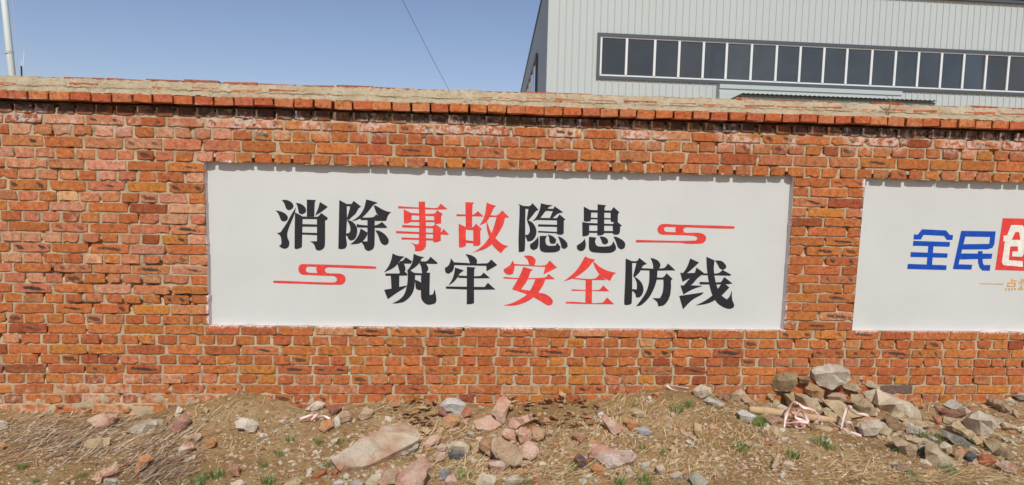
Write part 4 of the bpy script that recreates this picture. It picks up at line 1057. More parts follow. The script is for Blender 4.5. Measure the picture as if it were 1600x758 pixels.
 (3, 'brick_block', ((.58, .29, .20), (.63, .44, .34)), 42, 'large pink brick block at the bottom edge below the big slab', [(930,850),(985,692),(1090,598),(1163,543),(1209,563),(1240,620),(1219,691),(1152,845)], [(1010,720,.18),(1120,620,.22),(1195,600,.18),(1130,740,.2)]),
 (5, BF, ((.58, .30, .21), (.62, .46, .36)), 50, 'pink triangular brick piece with pale top right of the leaf drift', [(460,222),(530,225),(630,300),(610,340),(560,365),(500,300)]),
 (5, BF, ORANGE, 48, 'orange brick lump right of the pink triangular piece', [(635,240),(720,235),(760,280),(700,315),(665,290)]),
 (5, ST, ((.36, .36, .37), (.48, .48, .48)), 50, 'smooth blue grey stone right of the orange lump', [(750,330),(790,290),(870,335),(845,360),(780,365)]),
 (5, ST, TAN, 50, 'tan stone above the smooth blue grey stone', [(705,160),(750,145),(815,180),(810,220),(760,220),(705,200)]),
 (5, BF, ((.40, .20, .12), (.46, .27, .17)), 40, 'flat brown red tile piece right of the centre heap below the leaves', [(220,370),(250,325),(350,380),(300,425)]),
 (5, BF, ((.60, .32, .23), (.67, .56, .47)), 38, 'long broken brick with whitish top and pink fracture at lower centre right', [(375,490),(395,452),(480,455),(560,490),(640,495),(700,485),(750,540),(700,590),(600,620),(520,640),(420,560),(355,545)], [(420,500,.15),(540,530,.22),(600,520,.2),(700,520,.2),(560,590,.15)]),
 (5, BF, BURNT, 55, 'red brick piece with black scorched patch left of the long broken brick', [(235,560),(275,495),(360,575),(310,640)]),
 (5, BF, ORANGE, 45, 'orange brick corner below the left end of the long broken brick', [(370,630),(420,585),(505,640),(480,685),(400,665)]),
 (5, BF, ORANGE, 40, 'small orange crumb above the long broken brick', [(385,420),(430,400),(465,430),(440,450),(390,450)]),
 (5, ST, ((.68, .66, .62), (.74, .72, .68)), 55, 'small round white pebble high on the bank near the wall', [(825,58),(840,42),(860,55),(858,72),(838,77)]),
 (5, BF, ORANGE, 60, 'small upright orange brick piece right of the white pebble', [(870,20),(925,10),(930,70),(880,70)]),
 (5, ST, ((.70, .68, .64), (.76, .74, .70)), 50, 'bright white chip at the end of a brown stick', [(420,190),(470,175),(480,200),(430,220)]),
 (5, ST, CREAM, 45, 'upright cream stone right of the long broken brick', [(895,610),(950,575),(975,650),(960,700),(910,690)]),
 (5, ST, ((.42, .34, .25), (.5, .42, .33)), 25, 'flat tan flagstone piece at the bottom edge, left of the grey green slab', [(1000,690),(1040,665),(1160,690),(1150,720),(1080,725)]),
 (5, ST, ((.55, .40, .24), (.60, .48, .33)), 40, 'lower of two honey coloured chips on the bare slope', [(995,470),(1035,440),(1055,480),(1040,500)]),
 (5, ST, ((.55, .38, .22), (.60, .46, .31)), 45, 'upper of two honey coloured chips on the bare slope', [(1030,420),(1060,380),(1078,410),(1060,440)]),
 (5, ST, PALE, 25, 'thin whitish chip below the long broken brick', [(650,640),(690,625),(720,680),(670,670)]),
 (5, ST, GREY, 30, 'flat grey stone right under the pink end of the long broken brick', [(760,600),(840,575),(850,610),(790,640)]),
 (5, BF, MAROON, 50, 'tiny maroon crumb below the long broken brick', [(575,660),(600,650),(620,680),(600,700)]),
 (6, ML, CREAM, 55, 'cream mortar boulder at the wall foot left of the stone pile', [(190,90),(250,50),(320,75),(325,130),(260,150),(200,135)]),
 (6, ML, GREY, 40, 'grey cream lump below the cream mortar boulder', [(265,160),(300,130),(415,185),(380,215),(310,200)]),
 (6, ST, TAN, 30, 'flat tan piece right of the grey cream lump', [(380,215),(440,205),(475,245),(420,240)]),
 (6, BF, PINKTAN, 60, 'pinkish tan pointed stone leaning on the wall left of the pile', [(445,120),(530,70),(560,105),(520,160),(460,150)]),
 (6, BF, ((.46, .27, .17), (.54, .36, .24)), 50, 'narrow brick end slanting down beside the pointed stone', [(530,150),(570,120),(645,195),(620,215),(580,200)]),
 (6, ML, ((.56, .52, .46), (.64, .61, .55)), 50, 'rough whitish mortar lump beside the green tuft left of the log', [(500,240),(540,225),(640,270),(600,315),(530,300)]),
 (6, BF, ((.56, .32, .19), (.60, .40, .27)), 45, 'rounded orange pink brick end on the slope left of the tapes', [(300,345),(320,325),(380,360),(370,388),(305,375)]),
 (6, 'wood_chip', ((.52, .38, .19), (.60, .48, .28)), 50, 'yellowish splintered wood chip left of the rounded orange brick end', [(190,400),(210,320),(250,330),(260,430),(220,420)]),
 (6, ST, PINKTAN, 35, 'long pale chip left of the splintered wood chip', [(95,370),(215,420),(200,445),(120,410)]),
 (6, ST, PALE, 35, 'short pale chip below the long pale chip', [(140,450),(160,440),(205,475),(190,490)]),
 (6, ST, ((.40, .38, .29), (.48, .45, .36)), 32, 'grey green slab piece at the bottom edge of the right half', [(165,710),(215,670),(310,745),(270,775),(200,775)]),
 (6, BF, RED, 45, 'red brick crumb with a looped stem before it below the tapes', [(675,450),(750,455),(760,485),(690,485)]),
 (6, 'wood_chip', ((.50, .36, .23), (.57, .44, .30)), 40, 'straight pale wood stick piece near the bottom right of centre', [(745,640),(790,540),(815,545),(775,655)]),
 (6, BF, ((.40, .22, .14), (.46, .30, .20)), 40, 'brown brick slab below the log', [(694,290),(800,275),(835,300),(820,370),(720,320)]),
 (6, BF, ((.36, .18, .11), (.42, .24, .15)), 60, 'brown red brick in shade between boulder and pointed stone', [(350,125),(440,115),(440,165),(380,150)]),
 (6, ST, CREAM, 40, 'cream stone near the bottom right of the wood stick', [(800,610),(850,580),(902,600),(902,640),(820,640)]),
 (6, ST, PALE, 45, 'small white stone below the cream stone by the wood stick', [(800,690),(830,665),(845,700),(815,720)]),
 (6, BF, PINK, 45, 'small pink crumb low on the slope right of centre', [(530,650),(560,615),(590,650)]),
 (7, ST, TAN, 25, 'broad flat tan slab behind the log in the pile', [(-60,330),(-20,285),(60,255),(220,270),(370,290),(460,350),(480,410),(200,390),(0,345)]),
 (7, 'soil_clod', ((.26, .19, .10), (.36, .27, .15)), 60, 'dark brown earthy clod at the left of the stone pile', [(75,180),(120,125),(180,105),(280,120),(290,200),(240,265),(100,260)]),
 (7, ST, ((.40, .24, .12), (.52, .33, .17)), 50, 'orange brown rough rock under the top block', [(310,210),(360,190),(450,215),(510,260),(470,350),(400,300),(340,260)]),
 (7, ST, PINKTAN, 50, 'pinkish topped rock in the middle of the pile', [(490,300),(540,265),(660,280),(680,330),(640,350),(490,330)]),
 (7, ST, TAN, 45, 'long tan rock behind the right tape in the pile', [(480,340),(640,350),(700,400),(855,470),(690,490),(560,420)]),
 (7, ST, ((.46, .35, .22), (.54, .43, .3)), 55, 'rounded tan cobble under the right of the top block', [(610,215),(700,195),(760,205),(805,250),(780,275),(700,250),(620,230)]),
 (7, ST, ((.42, .32, .19), (.50, .40, .26)), 50, 'tall leaning tan rock under the big pale slab', [(715,300),(790,290),(900,390),(925,470),(860,480),(730,400)]),
 (7, 'boulder', ((.52, .44, .33), (.62, .54, .43)), 55, 'rounded grey cream boulder right of the right tape', [(760,530),(820,500),(940,500),(960,570),(930,620),(820,625),(780,590)]),
 (7, ST, TAN, 45, 'tan block right of the rounded boulder', [(930,520),(1050,580),(1000,620),(950,600)]),
 (7, SL, ((.24, .17, .10), (.34, .25, .15)), 45, 'brown layered shard in the hollow below the big pale slab', [(980,460),(1080,480),(1120,550),(1090,580),(1010,520)]),
 (7, BF, ((.42, .24, .15), (.5, .33, .21)), 30, 'flat brown red slab below the left tape', [(0,460),(90,455),(180,500),(170,570),(60,520)]),
 (7, ST, ((.52, .43, .30), (.62, .54, .41)), 50, 'pale flat wedge leaning on the wall right of the top block', [(710,110),(760,120),(880,185),(950,245),(860,225),(720,180)]),
 (7, 'stone_block', ((.50, .43, .33), (.68, .61, .48)), 58, 'big pale grey block crowning the stone pile', [(395,80),(540,35),(620,48),(700,90),(710,160),(640,215),(560,245),(470,220),(410,150)], [(425,128,.18),(560,115,.20),(690,110,.18)]),
 (8, 'stone_slab', ((.58, .47, .32), (.70, .62, .47)), 40, 'big pale rough slab slanting on the right of the pile', [(-120,10),(0,-15),(180,60),(345,155),(352,228),(255,215),(110,208),(0,140)]),
 (8, ST, ((.46, .34, .20), (.54, .43, .28)), 40, 'tan stone in grass left of the pale split block', [(120,380),(150,360),(330,450),(310,530),(250,520),(140,430)]),
 (8, ST, ((.48, .37, .22), (.58, .48, .33)), 50, 'pale tan split block with rounded lower right edge', [(390,410),(430,400),(500,470),(560,530),(625,570),(610,605),(560,625),(480,615),(390,590)]),
 (8, ST, CREAM, 50, 'cream topped stone right behind the pale split block', [(480,450),(540,405),(600,445),(605,500),(560,520),(500,490)]),
 (8, BF, ((.48, .24, .12), (.54, .33, .2)), 45, 'dull orange brick left of the black slate bit', [(600,510),(680,460),(720,490),(690,550),(630,540)]),
 (8, SL, ((.07, .075, .08), (.13, .13, .14)), 45, 'black slate bit between two orange brick pieces', [(690,530),(740,490),(810,530),(760,580)]),
 (8, BF, RED, 40, 'red brick piece right of the black slate bit', [(790,570),(830,500),(930,530),(965,570),(900,610),(830,600)]),
 (8, BF, ((.46, .20, .12), (.55, .47, .38)), 35, 'red brick with grey mortar near the lower right corner', [(940,590),(1040,570),(1130,640),(1110,680),(1020,650)]),
 (8, ST, ((.50, .36, .20), (.57, .44, .27)), 42, 'smooth tan slab face leaning before the whitish slab', [(550,300),(630,245),(840,430),(800,450),(690,380)]),
 (8, 'stone_slab', ((.58, .50, .38), (.70, .62, .50)), 42, 'big whitish square slab near the right edge', [(670,235),(740,195),(810,160),(900,200),(1000,245),(940,320),(890,385),(800,370),(720,300)]),
 (8, SL, MAROON, 40, 'long thin maroon shard near the wall above the whitish slab', [(470,140),(600,160),(720,200),(620,225),(520,195)]),
 (8, ST, GREY, 45, 'mottled grey rock above the maroon shard', [(530,120),(600,75),(650,100),(760,180),(720,200),(590,150)]),
 (8, BF, RED, 55, 'small red brick end right of the big pale rough slab', [(440,200),(520,225),(525,295),(480,270)]),
 (8, ST, GREY, 45, 'grey tan pebbly stone below the big pale rough slab', [(235,310),(290,275),(360,290),(395,330),(330,360),(240,340)]),
 (8, SL, ((.20, .19, .16), (.30, .28, .23)), 35, 'dark grey layered shards left of the smooth tan slab face', [(500,310),(560,330),(760,440),(830,490),(700,470),(560,380)]),
 (8, ST, ((.28, .22, .12), (.38, .30, .18)), 28, 'olive brown flat slab below the whitish slab', [(850,410),(930,420),(1120,540),(1050,565),(930,510)]),
 (8, ST, ((.42, .29, .19), (.50, .37, .25)), 35, 'long pink brown slab against the wall near the right edge', [(870,80),(950,75),(1140,190),(1120,230),(1000,170)]),
 (8, ST, PALE, 50, 'white rock by the wall near the right edge', [(1015,75),(1060,50),(1120,90),(1090,110),(1040,105)]),
 (8, ST, GREY, 50, 'light grey rock at the right picture edge by the wall', [(1090,40),(1140,15),(1178,20),(1230,60),(1150,75)]),
 (8, BF, ORANGE, 45, 'orange brick scrap by the wall above the big pale rough slab tip', [(285,100),(340,95),(365,140),(320,150)]),
 (8, ST, PALE, 40, 'whitish stone cut by the right picture edge', [(1130,300),(1178,290),(1230,340),(1160,350)]),
 (8, BF, ((.42, .20, .12), (.28, .22, .19)), 32, 'half buried red brick in dry grass left of the split block', [(120,590),(230,600),(340,690),(250,660),(140,640)]),
 (8, ST, PALE, 25, 'thin whitish flake right of the olive brown slab', [(1000,380),(1060,385),(1130,440),(1090,440)]),
 (8, ST, ((.52, .40, .32), (.58, .48, .39)), 35, 'pale pink stone between the two green tufts on the right', [(410,350),(500,400),(470,420),(420,400)]),
 (8, ST, TAN, 45, 'tan slab edge just under the tip of the big pale rough slab', [(170,225),(330,238),(440,290),(380,305),(250,275)]),
 (8, SL, BROWN, 55, 'dark brown shard standing in the hollow under the big pale rough slab', [(60,200),(130,230),(190,320),(130,330),(70,270)]),
 (8, ST, TAN, 48, 'long tan stone between the pebbly stone and the tan stone in grass', [(180,350),(300,365),(420,415),(340,440),(220,400)]),
 (8, ST, ((.48, .36, .22), (.57, .46, .31)), 52, 'tan cobble left of the dark brown standing shard', [(0,240),(60,265),(120,330),(95,372),(20,350),(-25,300)]),
 (8, ST, CREAM, 40, 'cream flat piece right of the big whitish square slab', [(1010,250),(1130,290),(1178,325),(1090,335),(1000,300)]),
 (8, ST, ((.44, .33, .2), (.54, .43, .29)), 40, 'weathered tan slab below the mottled grey rock', [(540,215),(640,235),(690,270),(600,290),(530,262)]),
 (7, ST, TAN, 50, 'long tan stone at the foot of the pile behind the right tape', [(490,410),(600,440),(720,490),(650,525),(530,480)]),
 (7, SL, BROWN, 50, 'brown flat shard between the top block and the earthy clod', [(290,150),(340,140),(400,180),(350,200),(300,195)]),
]
for row in STONES: stone(*row[:6], ridge=row[6] if len(row) > 6 else None)

# log and driftwood in the pile
def sheet_pts(pts, tilt, lift=0):
    G, n, W = plane_for(pts, tilt); return [w + n * lift for w in W], n
W = [on_ground(x, y + 6) for x, y in ((1172, 640), (1195, 642), (1240, 648), (1280, 654), (1317, 658))]
W = [Vector((w.x, w.y, w.z + .026)) for w in W]
mb = MB(); mb.tube([W[0].lerp(W[1], -.1)] + W, [.018, .024, .027, .026, .024, .016], 12, .16)
tag(mb.build('log', M_LOG, smooth=True), 'weathered tan log lying before the flat slab of the stone pile', 'log')
STEMS = [([(962, 611), (967, 600), (975, 591), (981, 599), (985, 612)], .0022, 'bent dry stem arching against the wall below the cloud scroll'),
         ([(430, 668), (452, 655), (472, 640), (489, 618)], .0026, 'long straw stem leaning on the wall left of the tape'),
         ([(322, 660), (330, 644), (345, 632), (362, 625), (376, 613), (390, 613)], .0028, 'curved root arching over the soil mound'),
         ([(115, 676), (150, 674), (190, 670), (215, 664)], .0035, 'dark thin branch lying between the pink half brick and the flat stone'),
         ([(944, 651), (960, 649), (972, 646)], .0045, 'short brown stick with the bright white chip at its end'),
         ([(1185, 672), (1195, 682), (1205, 689)], .004, 'short dark stick below the rough whitish mortar lump')]
for pts, r, lb in STEMS:
    W, n = sheet_pts(pts, 60, .012); mb = MB(); mb.tube(W, r, 6, .2); tag(mb.build('dry_stem', M_TWIG, smooth=True), lb, 'stem')

# plastic warning tape, red along one edge and white along the other
def tape(label, crop, paths, tilt, width=.0108, cols=((.72, .14, .14), (.76, .62, .59))):
    ox, oy, s = CR[crop]; allp = [(ox + x / s, oy + y / s) for p in paths for x, y in p]
    G, n, W = plane_for(allp, tilt); V, F, Cc = [], [], []; k = 0
    for p in paths:
        w = W[k:k + len(p)]; k += len(p); pts = []
        for i in range(len(w) - 1):
            p0, p1, p2, p3 = w[max(i - 1, 0)], w[i], w[i + 1], w[min(i + 2, len(w) - 1)]
            for j in range(5):
                t = j / 5; pts.append(.5 * ((2 * p1) + (p2 - p0) * t + (2 * p0 - 5 * p1 + 4 * p2 - p3) * t * t + (3 * p1 - p0 - 3 * p2 + p3) * t ** 3))
        pts.append(w[-1]); b = len(V); tw = RND.uniform(0, 6); lift = RND.uniform(.012, .03)
        for i, q in enumerate(pts):
            t = (pts[min(i + 1, len(pts) - 1)] - pts[max(i - 1, 0)]).normalized(); side = n.cross(t).normalized(); a = 1.0 * math.sin(tw + i * .17)
            dirv = (side * math.cos(a) + n * math.sin(a)).normalized(); c = q + n * (lift + .012 * math.sin(tw + i * .35))
            for f, cc in ((-1, 0), (-.55, 0), (-.5, 1), (1, 1)):
                V.append(tuple(c + dirv * (width * f))); Cc.append((*cols[cc], 1))
        for i in range(len(pts) - 1):
            for j in range(3): F.append((b + i * 4 + j, b + i * 4 + j + 1, b + i * 4 + 5 + j, b + i * 4 + 4 + j))
    o = mesh_obj('warning_tape', V, F, M_TAPE, None, True, {'scol': Cc}, origin=G)
    m = o.modifiers.new('thickness', 'SOLIDIFY'); m.thickness = .0012
    tag(o, label, 'tape', 'scraps of red and white warning tape')
tape('red and white tape looped on the log, left of two by the pile', 7, [[(182,565),(188,520),(195,480),(215,420),(240,370),(268,352),(292,372)], [(292,368),(330,395),(400,412),(448,450),(456,490),(430,512)],
     [(190,518),(240,520),(300,516),(375,522)], [(375,515),(350,460),(315,418),(275,455),(275,480),(330,500),(375,515)], [(268,525),(285,560),(325,562),(345,535)]], 62)
tape('pinkish white tape bent upright beside the boulder, right of two by the pile', 7, [[(640,560),(655,490),(680,410),(700,382),(725,388)], [(548,500),(610,540),(690,580),(750,600),(800,612)], [(635,550),(570,555),(508,565),(535,600),(590,606),(632,568)],
     [(672,545),(688,510),(718,520),(738,580)], [(705,405),(760,440),(820,450),(855,460)]], 62, cols=((.74, .28, .28), (.76, .64, .61)))
tape('crumpled red and white tape by the wall below the first characters', 3, [[(195,228),(240,208),(300,192),(335,215),(385,202),(430,218),(468,240)], [(285,178),(305,205),(318,245)], [(345,180),(315,200),(285,235)]], 62, width=.009)
tape('pink scrap of tape with white strip on top of the bank by the wall', 6, [[(8,50),(40,75),(90,90),(150,98)], [(85,62),(120,66),(160,74)]], 66, width=.006, cols=((.60, .36, .42), (.76, .72, .70)))

# small chips: every one its own object, sharing a few meshes
def chip_mesh(i, col):
    r = random.Random(100 + i); bm = bmesh.new(); bmesh.ops.create_icosphere(bm, subdivisions=1, radius=.5)
    sx, sy, sz = r.uniform(.75, 1.1), r.uniform(.55, .9), r.uniform(.35, .6)
    for v in bm.verts:
        f = 1 + r.uniform(-.28, .22); v.co = Vector((v.co.x * sx * f, v.co.y * sy * f, max(-.18, v.co.z * sz * f)))
    for nn_ in (Vector((r.uniform(-1, 1), r.uniform(-1, 1), r.uniform(.2, 1))).normalized() for _ in range(4)):
        k_ = r.uniform(.2, .3)
        for v in bm.verts:
            q_ = v.co.dot(nn_) - k_
            if q_ > 0: v.co -= nn_ * q_
    V = [tuple(v.co) for v in bm.verts]; bm.verts.index_update(); F = [tuple(v.index for v in f.verts) for f in bm.faces]; bm.free()
    me = bpy.data.meshes.new('stone_chip'); me.from_pydata(V, [], F)
    a = me.attributes.new('scol', 'FLOAT_COLOR', 'POINT'); cc = []
    for v in V:
        f = r.random(); cc += [*[col[0][k] * (1 - f) + col[1][k] * f for k in range(3)], 1]
    a.data.foreach_set('color', cc); me.materials.append(M_STONE); return me
CHIPS = [([chip_mesh(i * 5 + q, c) for q in range(5)], lb, g) for i, (c, lb, g) in enumerate([
    (PALE, 'small whitish stone chip scattered on the bare soil', 'whitish chips on the soil'), (PALE, 'small whitish stone chip scattered on the bare soil', 'whitish chips on the soil'),
    (CREAM, 'small cream stone chip scattered among straw', 'cream chips among the straw'), (PINK, 'small pink brick crumb scattered on the ground', 'pink brick crumbs'),
    (ORANGE, 'small orange brick crumb scattered on the ground', 'orange brick crumbs'), (RED, 'small red brick crumb scattered on the ground', 'red brick crumbs'), (GREY, 'small grey stone chip scattered on the ground', 'grey chips'), (TAN, 'small tan stone chip scattered on the ground', 'tan chips')])]
CW = [6, 5, 5, 4, 3, 2, 3, 4]
WHERE = [(215, 'at the far left of the picture'), (430, 'on and below the soil mound'), (690, 'around the big slab'), (900, 'around the centre heap'), (1170, 'on the open slope right of centre'), (1400, 'below the stone pile'), (1700, 'near the right picture edge')]
def drop(me, px, py, size, name, label, cat, group, sink=.1):
    G = on_ground(px, py)
    if G.y > -.02: G.y = -.03; G.z = gz(G.x, G.y)
    o = bpy.data.objects.new(name, me); COL.objects.link(o); o.location = G + Vector((0, 0, size * .12 - sink * size))
    o.scale = (size * RND.uniform(.9, 1.6 if name == 'loose_stone' else 1.1), size * RND.uniform(.75, 1.05), size * RND.uniform(.8, 1.2)); o.rotation_euler = (RND.uniform(-.35, .35), RND.uniform(-.35, .35), RND.uniform(0, 6.28)); return tag(o, label, cat, group)
def scatter(n, x0, x1, smin, smax, name, prefix):
    for i in range(n):
        px = RND.uniform(x0, x1); lo = float(np.interp(px, [0, 380, 640, 1000, 1200, 1400, 1600], [655, 640, 640, 625, 640, 640, 635])); py = lo + (757 - lo) * RND.random() ** .8
        me, lb, g = RND.choices(CHIPS, CW)[0]; w = next(t for lim, t in WHERE if px < lim)
        drop(RND.choice(me), px, py, RND.uniform(smin, smax), name, prefix + lb.replace('scattered', 'lying') + ' ' + w, 'stone chip', g + ' ' + w)
scatter(270, 2, 1598, .022, .046, 'stone_chip', '')
def loose(n, x0, x1, y0, y1, smin, smax, weights):
    for i in range(n):
        px, py = RND.uniform(x0, x1), RND.uniform(y0, y1)
        me, lb, g = RND.choices(CHIPS, weights)[0]; w = next(t for lim, t in WHERE if px < lim)
        drop(RND.choice(me), px, py, RND.uniform(smin, smax), 'loose_stone', lb.replace('small', 'medium sized').replace(' chip', '').replace(' crumb', ' lump').replace('scattered', 'resting') + ' ' + w, 'stone', 'medium ' + g + ' ' + w, sink=.15)
loose(26, 1200, 1400, 622, 690, .05, .11, [2, 2, 6, 2, 2, 0, 2, 9]); loose(24, 1195, 1430, 624, 672, .09, .16, [1, 1, 5, 1, 1, 0, 1, 9]); loose(75, 1395, 1598, 628, 740, .045, .11, [3, 3, 6, 3, 1, 1, 3, 8])
loose(34, 430, 640, 645, 752, .028, .06, [6, 6, 5, 3, 2, 1, 3, 3]); loose(85, 600, 930, 645, 752, .03, .08, [3, 3, 4, 7, 3, 1, 2, 2]); loose(36, 900, 1200, 640, 750, .035, .07, [2, 2, 4, 4, 3, 1, 3, 4]); loose(16, 200, 620, 650, 752, .03, .06, [6, 6, 4, 3, 3, 1, 3, 3])

# dead leaves blown into the foot of the wall
def leaf_mesh(i):
    r = random.Random(300 + i); V = [(0, 0, 0)]; n = 11; curl = r.uniform(.15, .5)
    for k in range(n):
        a = 2 * math.pi * k / n; rad = (.5 if k % 2 == 0 else .34) * r.uniform(.75, 1.1); x, y = rad * math.cos(a) * 1.15, rad * math.sin(a) * .8
        V.append((x, y, curl * (y * y * 2.2 + x * x * .8) + r.uniform(-.05, .05)))
    F = [(0, 1 + k, 1 + (k + 1) % n) for k in range(n)]; me = bpy.data.meshes.new('fallen_leaf'); me.from_pydata(V, [], F)
    c = r.choice([(.36, .19, .085), (.42, .26, .125), (.28, .14, .065), (.46, .33, .18), (.38, .21, .10)]); a = me.attributes.new('scol', 'FLOAT_COLOR', 'POINT'); cc = []
    for v in V: j = r.uniform(.8, 1.15); cc += [c[0] * j, c[1] * j, c[2] * j, 1]
    a.data.foreach_set('color', cc); me.materials.append(M_LEAF); return me
LEAVES = [leaf_mesh(i) for i in range(9)]
for cx, cy, rx, ry, nn, lb, g in ((660, 646, 46, 20, 34, 'curled brown dead leaf in the drift left of the light grey concrete lump', 'dead leaves in the left drift'), (805, 636, 24, 14, 16, 'curled brown dead leaf between the upright brick and the wall', 'dead leaves behind the centre heap'),
                               (880, 650, 62, 28, 52, 'curled brown dead leaf in the drift right of the centre heap', 'dead leaves in the right drift'), (650, 672, 20, 12, 8, 'curled brown dead leaf beside the upper end of the big slab', 'dead leaves by the big slab')):
    for i in range(nn):
        a, q = RND.uniform(0, 6.28), math.sqrt(RND.random()); px, py = cx + rx * q * math.cos(a), cy + ry * q * math.sin(a)
        o = drop(RND.choice(LEAVES), px, py, RND.uniform(.04, .08), 'fallen_leaf', lb, 'leaf', g, sink=-.22)
        o.rotation_euler = (RND.uniform(-.05, .6), RND.uniform(-.35, .35), RND.uniform(0, 6.28)); o.location.z -= .004 * RND.random()

# green tufts
def tuft_mesh(i):
    r = random.Random(500 + i); mb = MB(); cols = []
    for k in range(60):
        a = r.uniform(0, 6.28); q = math.sqrt(r.random()) * .5; bx, by = q * math.cos(a) * 1.3, q * math.sin(a); L = r.uniform(.35, .9); lean = r.uniform(.15, .75); da = a + r.uniform(-.8, .8)
        w = r.uniform(.014, .032); sx, sy = -math.sin(da) * w, math.cos(da) * w; c = r.choice([(.07, .16, .03), (.10, .21, .04), (.16, .27, .07), (.22, .30, .11)])
        p = [(bx, by, -.1), (bx + math.cos(da) * lean * L * .4, by + math.sin(da) * lean * L * .4, L * .6), (bx + math.cos(da) * lean * L, by + math.sin(da) * lean * L, L * (1 - lean * .45))]
        b = len(mb.v); mb.v += [(p[0][0] - sx, p[0][1] - sy, p[0][2]), (p[0][0] + sx, p[0][1] + sy, p[0][2]), (p[1][0] - sx * .8, p[1][1] - sy * .8, p[1][2]), (p[1][0] + sx * .8, p[1][1] + sy * .8, p[1][2]), p[2]]
        mb.f += [(b, b + 1, b + 3, b + 2), (b + 2, b + 3, b + 4)]; mb.c += [(*c, 1)] * 5
    me = bpy.data.meshes.new('grass_tuft'); me.from_pydata(mb.v, [], mb.f); at_ = me.attributes.new('scol', 'FLOAT_COLOR', 'POINT'); at_.data.foreach_set('color', [x for c in mb.c for x in c]); me.materials.append(M_GRASS); return me
TUFTS = [tuft_mesh(i) for i in range(5)]
TP = [(34, 733, .7, 'in straw at far left'), (56, 754, .6, 'at the lower left corner'), (127, 746, .6, 'left of the dusty pink chunk'), (309, 756, 1.1, 'at the bottom edge right of the twig hollow'), (337, 748, 1.2, 'left of the reddish brick stub'), (420, 756, 1.0, 'right of the rounded cream stone'),
      (413, 730, .7, 'just below the soil mound'), (453, 690, .8, 'left below the crumpled tape'), (498, 694, .9, 'below the orange lump by the tape'), (438, 712, .7, 'on the slope left of the white flakes'), (533, 692, .7, 'above the big slab'), (511, 728, .6, 'by the lower tip of the big slab'),
      (720, 746, .9, 'left of the cream brick end'), (737, 744, .6, 'above the cream brick end'), (821, 755, .9, 'right of the flat cream lump'), (1057, 643, 1.3, 'high on the bank, the larger of two'), (1077, 635, 1.0, 'high on the bank, the smaller of two'), (993, 635, .6, 'above the tan stone on the bank'),
      (897, 732, 1.0, 'below the scorched brick'), (971, 756, 1.0, 'below the long broken brick'), (1006, 756, 1.2, 'at the bottom edge near the upright cream stone'), (1035, 710, .7, 'beside the honey coloured chips'), (1004, 702, .6, 'right of the long broken brick'), (1184, 664, 1.4, 'beside the rough whitish mortar lump'),
      (1157, 704, 1.2, 'on the open slope right of centre'), (1236, 715, 1.3, 'above the cream stone by the wood stick'), (1284, 694, 1.3, 'below the right tape'), (1296, 702, .9, 'right of the tuft below the right tape'), (1444, 685, 1.2, 'below the pebbly stone on the right'), (1464, 693, 1.1, 'above the cream topped stone'),
      (1441, 710, 1.2, 'in the gap left of the split block'), (1401, 704, .9, 'left of the tan stone on the right'), (1479, 738, 1.1, 'below the split block'), (1423, 748, 1.0, 'by the half buried red brick'), (1489, 744, .9, 'below the dull orange brick')]
for px, py, sc, where in TP: drop(RND.choice(TUFTS), px, py, .062 * sc, 'grass_tuft', 'small green grass tuft ' + where, 'grass', 'green grass tufts', sink=.0).rotation_euler = (0, 0, RND.uniform(0, 6.28))

# loose straw, twigs and grit: nobody could count them
SCOL = [(.70, .52, .27), (.58, .39, .18), (.78, .63, .38), (.40, .24, .10), (.72, .56, .33)]; GREYS = [(.48, .38, .27), (.58, .48, .36), (.34, .23, .15), (.68, .59, .46)]; TWIGS = [(.28, .18, .11), (.40, .29, .19), (.20, .12, .07), (.48, .38, .27)]
sv, sf, scs = [], [], []
def straw(x, y, ang, L, w, lift, col):
    global sv
    n = 3; b = len(sv); bend = RND.uniform(-.5, .5); px_, py_ = x, y
    tilt = RND.uniform(-.02, .05) * L / .1
    for i in range(n + 1):
        a = ang + bend * (i / n - .5); ca, sa = math.cos(a), math.sin(a)
        if i: px_ += ca * L / n; py_ += sa * L / n
        yy = min(py_, -.012); z = gz(px_, yy) + lift + tilt * i / n + .004 * RND.random(); ww = w * (1 if 0 < i < n else .6)
        roll = RND.uniform(-.4, .4) * ww
        sv.append((px_ - sa * ww, yy + ca * ww, z + roll)); sv.append((px_ + sa * ww, yy - ca * ww, z - roll)); j = RND.uniform(.8, 1.15); c = (col[0] * j, col[1] * j, col[2] * j, 1); scs.extend([c, c])
    for i in range(n): sf.append((b + 2 * i, b + 2 * i + 1, b + 2 * i + 3, b + 2 * i + 2))
